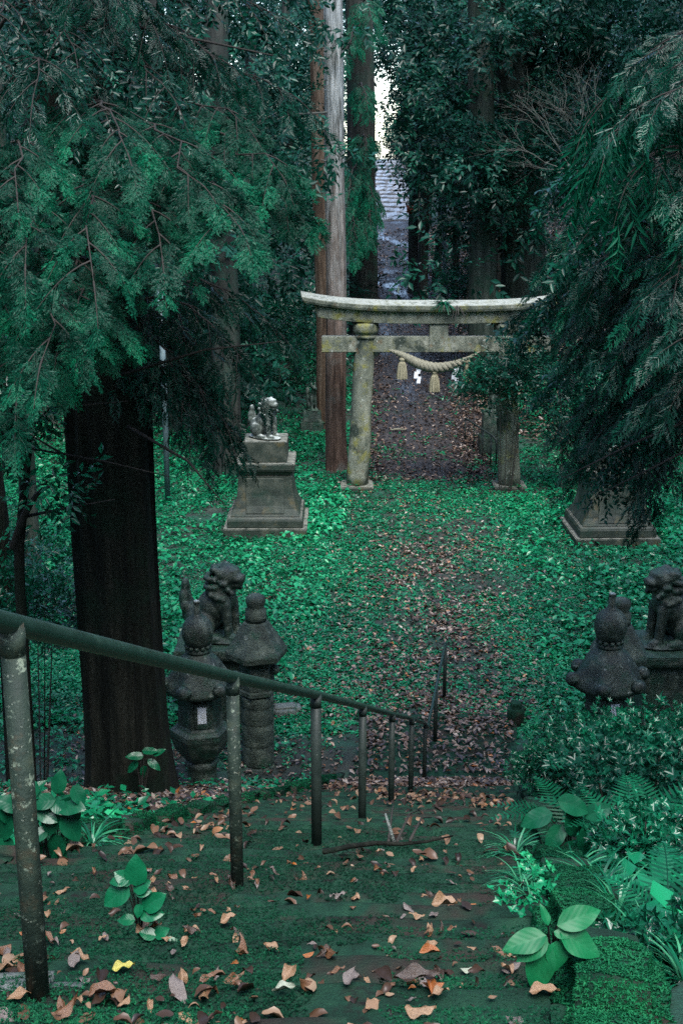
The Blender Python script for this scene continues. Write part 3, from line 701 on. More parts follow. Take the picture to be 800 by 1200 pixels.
# ------------------------------------------------------------------ lanterns
def sc_(h): return (h * _cp + 8 * _sp) / F
def ornate(label, c, dz, sc=1.0):
    h = 16.4; k = sc_(h); z = lambda y: px(0, y, h).z
    t = tag(empty('ornate_lantern', (c.x, c.y, dz)), label, 'stone lantern'); t.scale = (sc, sc, sc)
    obj('base', Geo().lathe([(26 * k, -.4), (26 * k, z(938)), (22 * k, z(930)), (20 * k, z(926))], 6, rot=.2, smooth=False), K['stone'], t)
    obj('column', Geo().lathe([(18 * k, z(926)), (19.5 * k, z(922)), (18 * k, z(916)), (17 * k, z(905)), (18 * k, z(896)), (20 * k, z(892)), (18 * k, z(888))], 24), K['stone'], t)
    obj('platform', Geo().lathe([(18 * k, z(889)), (26 * k, z(880)), (33 * k, z(868)), (36 * k, z(858)), (36 * k, z(852)), (31 * k, z(849))], 6, rot=.2, smooth=False), K['stone'], t)
    fb = obj('fire_box', Geo().lathe([(28 * k, z(849.2)), (26 * k, z(846)), (25 * k, z(812))], 6, rot=.2, smooth=False), K['stone'], t)
    a = .2 - PI / 3 - PI / 6     # face turned to the steps
    d = Vector((math.cos(a), math.sin(a), 0)); s = Vector((-d.y, d.x, 0)); r = 25.6 * k * math.cos(PI / 6)
    def slab(w, z0, z1, o0, o1):
        v = [d * o + s * q * w + Vector((0, 0, zz)) for zz in (z0, z1) for o, q in ((o0, -1), (o1, -1), (o1, 1), (o0, 1))]
        return Geo().add(v, [(3, 2, 1, 0), (4, 5, 6, 7), (0, 1, 5, 4), (1, 2, 6, 5), (2, 3, 7, 6), (3, 0, 4, 7)], False)
    fr = obj('window_frame', slab(8.5 * k, z(844), z(815), r - .02, r + .022), K['stone'], fb)
    obj('window', slab(5 * k, z(838), z(819), r - .01, r + .028), K['paper'], fb)
    # bell roof with curled corners
    g = Geo(); v = []; f = []; n = 48; prof = [(14, 764), (15, 767), (20, 770), (25, 777), (28, 786), (32, 796), (37, 803), (36, 808), (26, 811)]
    for r_, y in prof:
        for q in range(n):
            b = 2 * PI * q / n; lob = abs(math.cos(3 * (b - .2))); rib = .03 * math.sin(24 * b) if 770 < y < 800 else 0
            rr_ = r_ * (1 + (.16 * lob ** 4 if y > 785 else .05 * lob) + rib); v.append((rr_ * k * math.cos(b), rr_ * k * math.sin(b), z(y) + (.05 * lob ** 4 if y > 795 else 0)))
    for i in range(len(prof) - 1):
        for q in range(n): q2 = (q + 1) % n; f.append((i * n + q, (i + 1) * n + q, (i + 1) * n + q2, i * n + q2))
    f.append(tuple(range(n))); f.append(tuple((len(prof) - 1) * n + q for q in range(n))[::-1])
    roof = obj('roof', g.add(v, f, True), K['stone'], t)
    for q in range(6):
        b = .2 + q * PI / 3; g = Geo(); pr = [(1e-4, -8.5), (3.5, -8.3), (4, -6.5), (6, -6), (6.6, -3.5), (7.6, -3), (8, 0), (7.6, 3), (6.6, 3.5), (6, 6), (4, 6.5), (3.5, 8.3), (1e-4, 8.5)]
        g.lathe([(a_ * k, b_ * k) for a_, b_ in pr], 14)
        o = obj('scroll', g, K['stone'], roof); o.location = (41 * k * math.cos(b), 41 * k * math.sin(b), z(797)); o.rotation_euler = (PI / 2, 0, b)
    g = Geo(); g.lathe([(13 * k, z(764.2)), (15.5 * k, z(761)), (12 * k, z(758)), (11 * k, z(756)), (15 * k, z(753)), (17.5 * k, z(746)), (18 * k, z(739)), (16.5 * k, z(731)), (12 * k, z(725)), (6 * k, z(721)), (4 * k, z(717)), (3.6 * k, z(706)), (3 * k, z(704.5))], 28)
    fi = obj('finial', g, K['stone'], t)
    obj('tip', Geo().lathe([(3.9 * k, z(707)), (3.9 * k, z(704.3)), (2.5 * k, z(703.5))], 14), K['pale_stone'], fi)
    for q in range(12):
        b = 2 * PI * q / 12; o = obj('bead', Geo().ball((0, 0, 0), 3 * k, 8, 6), K['stone'], t, (13 * k * math.cos(b), 13 * k * math.sin(b), z(756.5)))
    return t
def plain(label, c, dz, rz=0.0, sc=1.0):
    h = 17.8; k = sc_(h); z = lambda y: px(0, y, h).z
    t = tag(empty('plain_lantern', (c.x, c.y, dz), rz), label, 'stone lantern'); t.scale = (sc, sc, sc)
    obj('base', Geo().lathe([(24 * k, -.3), (24 * k, z(898)), (20 * k, z(893))], 24), K['stone_green'], t)
    pr = []
    for a_, b_ in ((893, 870), (869, 845), (844, 826), (825, 813)): pr += [(18.6 * k, z(a_)), (19.2 * k, z(a_ - 2)), (18.8 * k, z((a_ + b_) / 2)), (19.2 * k, z(b_ + 2)), (18.2 * k, z(b_))]
    obj('column', Geo().lathe(pr, 28), K['stone_green'], t)
    obj('platform', Geo().lathe([(19 * k, z(812.8)), (23 * k, z(810)), (23 * k, z(806)), (21 * k, z(804.5))], 6, rot=.25, smooth=False), K['stone_green'], t)
    fb = obj('fire_box', Geo().lathe([(21 * k, z(804)), (20.5 * k, z(768))], 6, rot=.25, smooth=False), K['stone_green'], t)
    obj('ornament', Geo().ball((0, 0, 0), 6 * k, 12, 8), K['stone_green'], fb, (21 * k, -4 * k, z(783)))
    obj('roof', bevel(Geo().lathe([(30 * k, z(770)), (36 * k, z(768)), (37 * k, z(761)), (26 * k, z(745)), (16 * k, z(729)), (13 * k, z(727))], 6, rot=.25, smooth=False).mesh('roof'), .012, 1), K['stone_green'], t)
    obj('finial', Geo().lathe([(12 * k, z(727.2)), (12.5 * k, z(722)), (12 * k, z(714)), (9.5 * k, z(711.5)), (10 * k, z(709.5)), (11.5 * k, z(705)), (11 * k, z(700)), (7 * k, z(697)), (1e-3, z(696))], 24), K['stone_green'], t)
    return t
c = px(238, 940, 16.4); ornate('ornate stone lantern with curled roof and white window, left', c, 0)
c = px(303, 895, 17.8); plain('plain stone lantern with six sided roof and ringed round column', c, 0)
c = px(711, 800, 16.4); ornate('ornate stone lantern half sunk behind the right bush', c, px(0, 706, 16.4).z - px(0, 704.5, 16.4).z, 1.04)
c = px(724, 760, 17.9); plain('stone lantern with dark roof just behind the right ornate one', c, px(0, 703, 17.9).z - px(0, 696, 17.9).z, .1)

# pale poles and far details
def pole(x, yt, yb, h, r, label):
    a = px(x, yt, h); b = px(x, yb, h); z0 = gz(b.x, h)
    return tag(obj('pole', Geo().tube([(0, 0, -.3), (.02, 0, (a.z - z0) / 2), (0, 0, a.z - z0)], r, 12), K['pole'], None, (a.x, h, z0)), label, 'pole')
pole(187, 330, 540, 33, .075, 'pale bluish pole standing right of the big dark trunk')
pole(352, 296, 345, 62, .05, 'thin pale pole on the far bank left of the torii tip')
pole(325, 280, 325, 66, .04, 'thinner faint pole on the far bank behind the hinoki sprays')

# ------------------------------------------------------------------ trees
FR = [t_frond(1), t_frond(2)]; FS = [t_frond_small(3), t_frond_small(4)]; LO = [t_long(5), t_long(6)]; TW = [t_twig(7), t_twig(8)]; TN = [t_twig(9, 12, .26), t_twig(10, 12, .26)]
def trunk_mesh(pts, r0, r1, seed, seg=26, ring=.35, ridge=.05, flare=.45, nr=9):
    """ridged tapered trunk along pts (local)"""
    P = np.array(pts, float); d = np.concatenate([[0], np.cumsum(np.linalg.norm(np.diff(P, axis=0), axis=1))]); n = max(6, int(d[-1] / ring))
    s = d[-1] * np.linspace(0, 1, n + 1) ** 1.15
    c = np.stack([np.interp(s, d, P[:, i]) for i in range(3)], 1); c[:, 0] += .05 * r0 * np.sin(s * .9 + seed); 
    a = np.arange(seg) * 2 * PI / seg
    A, Sg = np.meshgrid(a, s)
    rad = r0 + (r1 - r0) * (Sg / d[-1]) + r0 * flare * np.exp(-Sg / (r0 * 1.1)) * (1 + .35 * np.sin(A * 5 + seed))
    q = A / (2 * PI) * nr; w = (vnoise(np.cos(A) * nr * .5 + 9, np.sin(A) * nr * .5 + Sg * .13, 1, seed) - .5) + .6 * (vnoise(np.cos(A) * nr + 3, np.sin(A) * nr + Sg * .3, 1, seed + 4) - .5)
    rad = rad * (1 + ridge * 2 * w)
    V = np.stack([c[:, 0][:, None] + rad * np.cos(A), c[:, 1][:, None] + rad * np.sin(A), np.repeat(c[:, 2][:, None], seg, 1)], -1).reshape(-1, 3)
    i = (np.arange(n)[:, None] * seg + np.arange(seg)[None]); j = (np.arange(n)[:, None] * seg + (np.arange(seg)[None] + 1) % seg)
    i = i.reshape(-1); j = j.reshape(-1)
    T = np.concatenate([np.stack([i, j, j + seg], 1), np.stack([i, j + seg, i + seg], 1)])
    return tri_mesh('trunk', V, T, smooth=True)
def branch_curve(a, b, sag, n=10, wob=.04, rng=None):
    a = Vector(a); b = Vector(b); L = (b - a).length; out = []
    for i in range(n + 1):
        t = i / n; p = a.lerp(b, t); p.z += sag * 4 * t * (1 - t)
        if rng is not None and 0 < i < n: p += Vector(rng.normal(size=3)) * wob * L * .3
        out.append(p)
    return out
def bough(tree, a, b, sag, tpls, mat, seed, twigs=14, tl=.7, fs=(.22, .42), per=5, face=(0, -.6, .7), drop=.5, wood=.03, tone=(.2, .9), name='bough', woodmat=None, jit=.12):
    """one limb with side twigs and leafy sprays; a, b in the world"""
    rng = np.random.default_rng(seed); o = Vector(tree.location)
    mc = branch_curve(a, b, sag, 12, .03, rng); g = Geo()
    g.tube([p - o for p in mc], [wood * (1 - .85 * i / 12) for i in range(13)], 6)
    Tn = []; D = []; Nn = []; sc = []; tn = []
    ax = (Vector(b) - Vector(a)).normalized()
    for k in range(twigs + 1):
        t = .12 + .88 * (k / twigs); q = t * 12; i = min(int(q), 11); p = mc[i].lerp(mc[i + 1], q - i); d0 = (mc[i + 1] - mc[i]).normalized()
        if k == twigs: d = d0
        else:
            side = d0.cross(Vector((0, 0, 1))).normalized() * (1 if k % 2 else -1)
            d = (d0 * (.6 + .4 * rng.random()) + side * (.5 + .6 * rng.random()) + Vector((0, 0, -.25 * rng.random()))).normalized()
        l = tl * (1.1 - .55 * t) * (.7 + .6 * rng.random()); m = 5; tp = []
        for j in range(m + 1):
            u = j / m; tp.append(p + d * l * u + Vector((0, 0, -drop * l * u * u)))
        g.tube([x - o for x in tp], [wood * .32 * (1 - .8 * j / m) for j in range(m + 1)], 4, cap=False)
        br = rng.random()
        for j in range(per):
            u = .15 + .85 * (j + rng.random() * .6) / per; u = min(u, 1); q2 = u * m; i2 = min(int(q2), m - 1); pp = tp[i2].lerp(tp[i2 + 1], q2 - i2); td = (tp[i2 + 1] - tp[i2]).normalized()
            sd = td.cross(Vector((0, 0, 1))).normalized() * (1 if j % 2 else -1) * (.9 * (j < per - 1))
            dd = td + sd * (.5 + .5 * rng.random()) + Vector((0, 0, -drop * (.3 + .9 * rng.random()))) + Vector(rng.normal(size=3)) * .12
            Tn.append(pp - o); D.append(dd); Nn.append(Vector(face) + Vector(rng.normal(size=3)) * .45); sc.append(fs[0] + (fs[1] - fs[0]) * rng.random())
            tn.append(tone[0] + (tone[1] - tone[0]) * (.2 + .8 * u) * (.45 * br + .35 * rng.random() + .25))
    root = obj(name, g, woodmat or K['twig'], tree)
    Tn, D, Nn, sc, tn = map(np.array, (Tn, D, Nn, sc, tn)); M = frames(D.astype(float), Nn.astype(float)); parts = []
    w = rng.integers(0, len(tpls), len(sc))
    for q, tp in enumerate(tpls):
        s_ = w == q
        if s_.any(): parts.append(inst(tp, M[s_], Tn[s_].astype(float), sc[s_], tn[s_], rng, jit))
    obj('foliage', tri_mesh('foliage', *join(parts)), mat, root); return root
def clumps(centers, rad, n_per, tpls, size, rng, tone=(.1, .9), flat=.6, droop=.35):
    """leafy twigs spread round clump centres"""
    C_ = np.repeat(np.asarray(centers, float), n_per, 0); n = len(C_); r = np.repeat(np.broadcast_to(rad, len(centers)), n_per)
    u = rand_dirs(n, rng); q = rng.random(n) ** .45
    off = u * q[:, None] * r[:, None]; off[:, 2] *= flat; P = C_ + off
    D = u * .7 + rand_dirs(n, rng) * .6; D[:, 2] -= droop
    N = np.stack([rng.normal(size=n) * .5, rng.normal(size=n) * .5 - .3, np.ones(n)], 1)
    base = np.repeat(rng.random(len(centers)), n_per)
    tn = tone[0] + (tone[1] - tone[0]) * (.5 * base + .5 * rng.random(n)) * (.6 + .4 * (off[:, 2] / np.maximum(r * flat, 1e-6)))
    sc = size[0] + (size[1] - size[0]) * rng.random(n); M = frames(D, N); w = rng.integers(0, len(tpls), n); parts = []
    for k, tp in enumerate(tpls):
        s_ = w == k
        if s_.any(): parts.append(inst(tp, M[s_], P[s_], sc[s_], tn[s_], rng))
    return join(parts)
def tree(name, label, base, topv, r0, r1, barkm, seed, group=None, cat='tree', **kw):
    t = tag(empty(name, base), label, cat, group); pts = [(0, 0, -.4)] + [tuple(Vector(p) - Vector(base)) for p in topv]
    obj('trunk', trunk_mesh(pts, r0, r1, seed, **kw), barkm, t); return t
def crown(t, centers, rad, n_per, tpls, size, mat, seed, **kw):
    rng = np.random.default_rng(seed); o = np.array(t.location)
    V, T, A = clumps(np.asarray(centers, float) - o, rad, n_per, tpls, size, rng, **kw)
    obj('crown', tri_mesh('crown', V, T, A), mat, t)
    r = random.Random(seed)
    cs = [Vector(c) for c in np.asarray(centers, float)]; r.shuffle(cs)
    for c in cs[:7]:
        a = Vector((t.location.x, t.location.y, c.z - abs(c.x - t.location.x) * .35 - .6)); a.z = max(a.z, t.location.z + 1)
        obj('limb', Geo().tube([p - Vector(o) for p in branch_curve(a, c, .15, 6)], [.05 - .006 * i for i in range(7)], 5, cap=False), K['twig'], t)

# big dark cedar at the left of the steps, with hanging sprays
b = px(150, 912, 13.0); b.z = gz(b.x, 13.0); tp = px(66, -60, 13.6)
big = tree('big_cedar', 'massive dark trunked cedar left of the steps with drooping sprays', b, [tuple(b + Vector((0, 0, .6))), tuple(px(128, 480, 13.1)), tuple(px(92, 200, 13.4)), tuple(tp), tuple(tp + Vector((-.3, .3, 9)))],   .445, .345, K['bark_dark'], 1, seg=64, ring=.16, ridge=.11, flare=.38, nr=24)
HB = [((95, 260, 12.6), (110, 330, 7.6), .5, 18), ((100, 200, 12.8), (235, 215, 9.0), .45, 20), ((110, 210, 12.8), (330, 205, 10.2), .4, 22), ((70, 330, 12.4), (50, 420, 7.4), .4, 18),
      ((110, 290, 12.5), (190, 300, 8.6), .45, 20), ((60, 220, 12.6), (20, 225, 8.2), .4, 16), ((100, 170, 12.9), (290, 150, 10.8), .3, 18), ((80, 160, 12.6), (150, 180, 8.6), .35, 16),
      ((50, 280, 12.4), (-30, 360, 8.4), .4, 16), ((110, 250, 12.5), (280, 265, 8.8), .45, 20), ((70, 260, 12.4), (30, 310, 7.8), .4, 16), ((100, 320, 12.6), (90, 375, 8.4), .3, 16), ((110, 240, 12.7), (345, 245, 11), .4, 20), ((40, 240, 12.6), (-20, 280, 8), .4, 16), ((90, 380, 12.5), (70, 400, 8.6), .3, 16), ((60, 400, 12.5), (20, 470, 8), .3, 14)]
for k, (a, e, sg, tw) in enumerate(HB):
    bough(big, px(*a), px(*e), sg, FR, K['hinoki'], 100 + k, tw, .62, (.09, .22), 11, (.1 * (k % 3 - 1), -.65, .6), .42, .022, tone=(.0, 1.0), jit=.1)
for k, (a, e, sg) in enumerate((((130, 370, 13.2), (290, 430, 12.5), .4), ((130, 400, 13.2), (255, 500, 12.8), .4), ((135, 350, 13), (330, 395, 14), .4), ((130, 420, 13.2), (232, 510, 12.6), .3), ((130, 380, 13.2), (262, 455, 13.4), .4), ((135, 430, 13.2), (272, 505, 12.8), .3))):
    bough(big, px(*a), px(*e), sg, FS, K['dark_leaf'], 130 + k, 16, .6, (.14, .30), 7, (0, -.5, .7), .5, .02, tone=(.0, .6))
for k, (a, e, sg) in enumerate((((70, 40, 13), (180, 30, 11.5), .3), ((60, 20, 13), (-20, 60, 10), .3), ((80, 60, 13), (260, 70, 12), .3), ((80, 0, 13), (330, 20, 12.5), .3), ((70, 100, 13), (40, 110, 9.6), .3), ((80, 80, 13), (200, 110, 11), .3), ((80, 120, 13), (340, 110, 12.4), .3), ((60, 60, 13), (90, 70, 10.5), .3), ((80, 40, 13), (130, -20, 11), .3), ((70, 150, 13), (130, 150, 10), .3))):
    bough(big, px(*a), px(*e), sg, TW if k % 2 else FS, K['dark_leaf'], 150 + k, 16, .75, (.14, .30), 7, (0, -.5, .7), .45, .02, tone=(.0, .7))
def dead_limb(t, pts, r, mat=None):
    o = Vector(t.location); obj('dead_limb', Geo().tube([px(*p) - o for p in pts], [r * (1 - .75 * i / (len(pts) - 1)) for i in range(len(pts))], 6), mat or K['twig'], t)
for pts, r in (([(115, 545, 12.6), (70, 530, 12), (20, 500, 11)], .02), ([(150, 500, 12.5), (220, 540, 12), (262, 590, 11.8)], .02), ([(140, 440, 12.6), (240, 410, 12), (330, 400, 12)], .018), ([(60, 10, 12.8), (200, 40, 12), (320, 65, 11.5)], .025)):
    dead_limb(big, pts, r)
# crown out of the picture overhead
rc = np.random.default_rng(77)
cc = np.stack([rc.normal(-2.6, 2.0, 26), rc.normal(13.4, 2.0, 26), rc.uniform(15.6, 22, 26)], 1)
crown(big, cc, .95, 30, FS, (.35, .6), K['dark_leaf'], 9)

# pair of tall trunks behind the left pillar
b = px(395, 556, 36.6); b.z = gz(b.x, b.y)
grey = tree('red_cedar', 'tall cedar with pale upper bark and red lower bark behind left pillar', b, [tuple(px(394, 500, 36.6)), tuple(px(393, 250, 36.9)), tuple(px(389, -40, 37)), tuple(px(388, -300, 37.2))], .31, .24, K['bark_red'], 3, seg=40, ring=.3, ridge=.05, flare=.4, nr=14)
def cedar_two_tone(m):   # upper bark is grey, whitened in the colour for bright light up there
    N = m.node_tree.nodes; L = m.node_tree.links; P = N['Principled BSDF']; lk = P.inputs['Base Color'].links[0].from_socket
    co = N.new('ShaderNodeTexCoord').outputs['Object']; sx = N.new('ShaderNodeSeparateXYZ'); L.new(co, sx.inputs[0])
    ns = _noise(N, L, co, 2.2, 5, .65, (1, 1, .3)); ad = N.new('ShaderNodeMath'); ad.operation = 'MULTIPLY_ADD'; ad.inputs[1].default_value = 9; L.new(ns.outputs['Fac'], ad.inputs[0]); L.new(sx.outputs[2], ad.inputs[2])
    mr = N.new('ShaderNodeMapRange'); mr.inputs[1].default_value = 7.5; mr.inputs[2].default_value = 14.5; L.new(ad.outputs[0], mr.inputs[0])
    n2 = _noise(N, L, co, 9, 6, .7, (1, 1, .12)); rp = _ramp(N, [(.36, (.04, .045, .04)), (.5, (.19, .205, .19)), (.66, (.37, .39, .37))]); L.new(n2.outputs['Fac'], rp.inputs[0])
    mx = N.new('ShaderNodeMix'); mx.data_type = 'RGBA'; L.new(mr.outputs[0], mx.inputs[0]); L.new(lk, mx.inputs[6]); L.new(rp.outputs[0], mx.inputs[7]); L.new(mx.outputs[2], P.inputs['Base Color'])
cedar_two_tone(K['bark_red'])
o = Vector(grey.location)
for pts in ([(383, 132, 36.6), (340, 134, 36), (325, 140, 35.6)], [(384, 152, 36.6), (374, 150, 36.2)], [(385, 190, 36.7), (376, 187, 36.3)], [(405, 190, 36.7), (416, 180, 36.3)]): dead_limb(grey, pts, .04, K['dry_twig'])
rc = np.random.default_rng(78); cc = np.stack([rc.normal(-.2, 1.7, 22), rc.normal(37, 1.7, 22), rc.uniform(16.5, 24, 22)], 1); crown(grey, cc, .9, 26, FS, (.4, .7), K['dark_leaf'], 10)
b = px(383, 512, 40.5); b.z = gz(b.x, b.y)
brown = tree('brown_cedar', 'slimmer brown barked cedar just behind the pale trunk', b, [tuple(px(382, 400, 40.5)), tuple(px(377, 200, 40.6)), tuple(px(371, -40, 40.8)), tuple(px(370, -300, 41))], .32, .27, K['bark_brown'], 4, seg=30, ring=.35, ridge=.05, nr=12)
cc = np.stack([rc.normal(-1.2, 1.6, 18), rc.normal(41, 1.6, 18), rc.uniform(18.5, 25, 18)], 1); crown(brown, cc, .9, 26, FS, (.4, .7), K['dark_leaf'], 11)
b = px(426, 380, 50); b.z = gz(b.x, b.y)
edge = tree('edge_cedar', 'dark cedar with green side sprays at the left edge of the path', b, [tuple(px(425, 250, 50)), tuple(px(422, 100, 50.2)), tuple(px(420, -300, 50.5))], .56, .46, K['bark_far'], 5, seg=30, ring=.4, nr=12)
for k, (a, e, sg) in enumerate((((424, 235, 49.6), (434, 262, 46.8), .3), ((420, 240, 49.6), (410, 285, 46), .3), ((424, 215, 49.6), (440, 240, 47.5), .3), ((420, 100, 49.6), (430, 125, 47.2), .3), ((420, 30, 49.6), (404, 70, 47), .3), ((424, 0, 49.6), (436, 30, 47.5), .3),
                                ((424, 160, 49.6), (430, 180, 47.6), .3), ((418, 190, 49.6), (406, 240, 46), .3), ((418, 250, 49.6), (414, 300, 46), .3), ((418, 260, 49.6), (430, 278, 46.5), .3))):
    bough(edge, px(*a), px(*e), sg, FS, K['hinoki_far'], 160 + k, 9, .62, (.28, .55), 7, (0, -.7, .6), .6, .04, tone=(.15, 1.0))
cc = np.stack([rc.normal(.6, 1.5, 18), rc.normal(50, 1.6, 18), rc.uniform(18, 25, 18)], 1); crown(edge, cc, .9, 26, FS, (.5, .9), K['dark_leaf'], 12)

# right side
b = px(612, 380, 47); b.z = gz(b.x, b.y)
broad = tree('leaning_oak', 'big grey leaning trunk high in the right of the wood', b, [tuple(px(613, 300, 47)), tuple(px(612, 190, 47)), tuple(px(606, 110, 46.8)), tuple(px(596, 30, 46.5)), tuple(px(584, -80, 46))], .85, .62, K['bark_grey'], 6, seg=40, ring=.4, ridge=.035, nr=12, flare=.3)
o = Vector(broad.location); q = [px(604, 100, 46.6), px(622, 50, 46.4), px(640, -40, 46)]; obj('fork', Geo().tube([p - o for p in q], [.42, .36, .3], 14), K['bark_grey'], broad)
b = px(566, 360, 45); b.z = gz(b.x, b.y)
fl = tree('fluted_cedar', 'thick green stained fluted trunk behind the torii lintel', b, [tuple(px(566, 300, 45)), tuple(px(564, 150, 45.2)), tuple(px(562, 0, 45.4)), tuple(px(562, -120, 45.5))], .50, .38, K['bark_grey'], 7, seg=44, ring=.4, ridge=.06, nr=18)
cc = np.stack([rc.uniform(3.4, 10, 62), rc.uniform(41, 48, 62), rc.uniform(8.6, 16.5, 62)], 1); crown(broad, cc, .9, 34, TW, (.55, .9), K['far_leaf'], 14)
cc = np.stack([rc.uniform(4.4, 7, 16), rc.uniform(42.5, 45, 16), rc.uniform(7.2, 10, 16)], 1); crown(fl, cc, .6, 26, TW, (.4, .7), K['far_leaf'], 15)
# slender trunks on the right bank of the path
SL = [(484, 282, 63, .26, 'slim dark trunk nearest the path bearing an orange tag', 0), (496, 290, 60, .24, 'straight dark trunk second from the path on the right bank', 0), (508, 275, 64, .15, 'crooked slim trunk third from the path on the right bank', 1), (515, 270, 68, .14, 'thin straight trunk fourth from the path on the right bank', 0),
      (524, 280, 62, .12, 'very thin pale stem in the middle of the right bank trunks', 2), (534, 285, 60, .18, 'dark trunk nearest the thick fluted cedar on its left', 0), (546, 285, 58, .12, 'leaning thin trunk beside the thick fluted cedar', 1), (490, 250, 80, .28, 'far dark trunk seen between the path and the right bank trunks', 0),
      (502, 245, 84, .22, 'farthest slim trunk on the right bank', 0), (587, 300, 58, .22, 'dark trunk between the fluted cedar and the leaning trunk', 0)]
for k, (x, y, h, r, lab, lean) in enumerate(SL):
    b = px(x, y, h); b.z = gz(b.x, b.y); dx = (0, 1.0, -.6)[lean]
    t = tree('slender_tree', lab, b, [tuple(b + Vector((dx * .3, 0, 3))), tuple(b + Vector((dx, 0, 8))), tuple(b + Vector((dx * 1.4, 0, 15)))], r, r * .65, K['pole'] if lean == 2 else K['bark_far'], 20 + k, 'slender trunks on the right bank', seg=12, ring=.7, flare=.2, nr=6)
    n = 13; z0 = b.z + 5.2; cc = np.stack([b.x + .5 + rc.normal(size=n) * 1.0, b.y + rc.normal(size=n) * .9, rc.uniform(z0, z0 + 8, n)], 1)
    cc[:, 0] = np.maximum(cc[:, 0], 75 / F * cc[:, 1] + .2)
    crown(t, cc, .75, 24, TW, (.5, .85), K['far_leaf'], 200 + k)
    if k == 0: p = px(483, 245, h - .22); obj('tag', Geo().tube([(p.x - b.x, -.0, p.z - b.z - .18), (p.x - b.x, -.0, p.z - b.z + .18)], r * .99 + .01, 14), solid('orange_tag', [(.3, (.25, .05, .02)), (.7, (.4, .10, .04))], 9), t)
# trunks in the left wood
LT = [(265, 440, 36, .42, 'dark straight trunk in the left wood behind the fox sprays', 0), (232, 450, 44, .30, 'mossy greenish trunk in the left wood near the pale pole', 1), (300, 330, 66, .34, 'dark trunk far up the left bank', 0), (340, 320, 74, .3, 'slim trunk far back beside the pale poles', 0),
      (30, 560, 27, .2, 'thin trunk at the far left edge among bright leaves', 1), (200, 470, 40, .25, 'dark trunk just right of the pale bluish pole', 0), (150, 470, 48, .4, 'trunk in the left wood hidden behind the big cedar', 0), (60, 480, 44, .3, 'dim trunk deep in the wood at far left', 0)]
for k, (x, y, h, r, lab, m) in enumerate(LT):
    b = px(x, y, h); b.z = gz(b.x, b.y)
    t = tree('wood_tree', lab, b, [tuple(b + Vector((.05, 0, 4))), tuple(b + Vector((-.1, 0, 9))), tuple(b + Vector((0, 0, 17)))], r, r * .65, K['bark_grey'] if m else K['bark_far'], 40 + k, 'trunks in the left wood', seg=16, ring=.6, flare=.3, nr=8)
    n = 16; cc = np.stack([b.x + rc.normal(size=n) * 1.6, b.y + rc.normal(size=n) * 1.4, rc.uniform(b.z + 4.8, b.z + 14, n)], 1); cc[:, 0] = np.minimum(cc[:, 0], (25 / F) * cc[:, 1] - .8); crown(t, cc, .9, 26, TW, (.5, .85), K['far_leaf'], 230 + k)
# saplings by the left edge
b = px(20, 700, 12.5); b.z = gz(b.x, b.y)
sap = tree('sapling', 'thin dark crooked sapling left of the big cedar', b, [tuple(px(22, 650, 12.5)), tuple(px(30, 560, 12.4)), tuple(px(33, 490, 12.4)), tuple(px(40, 430, 12.3)), tuple(px(38, 330, 12.2))], .075, .035, K['bark_dark'], 60, seg=10, ring=.3, flare=.4, nr=5)
for pts, r in (([(31, 605, 12.4), (70, 597, 12), (135, 585, 11.6)], .022), ([(36, 500, 12.4), (60, 478, 12.2), (150, 470, 12)], .016), ([(33, 525, 12.4), (120, 540, 12), (205, 560, 11.8)], .014), ([(30, 560, 12.4), (10, 550, 12.2), (-20, 540, 12)], .016)): dead_limb(sap, pts, r)
cc = np.array([tuple(px(x, y, h)) for x, y, h in ((20, 470, 12), (5, 490, 11.6), (60, 570, 11.9), (-5, 440, 12), (30, 440, 12.2), (10, 400, 12.4), (60, 400, 13))]); crown(sap, cc, .34, 22, TW, (.26, .42), K['shrub'], 61)
b = px(2, 680, 14.5); b.z = gz(b.x, b.y); sap2 = tree('sapling', 'dark leaning sapling cut by the left picture edge', b, [tuple(px(0, 600, 14.5)), tuple(px(-14, 500, 14.4)), tuple(px(-30, 300, 14.2))], .13, .08, K['bark_dark'], 62, seg=12, ring=.3, flare=.3, nr=6)

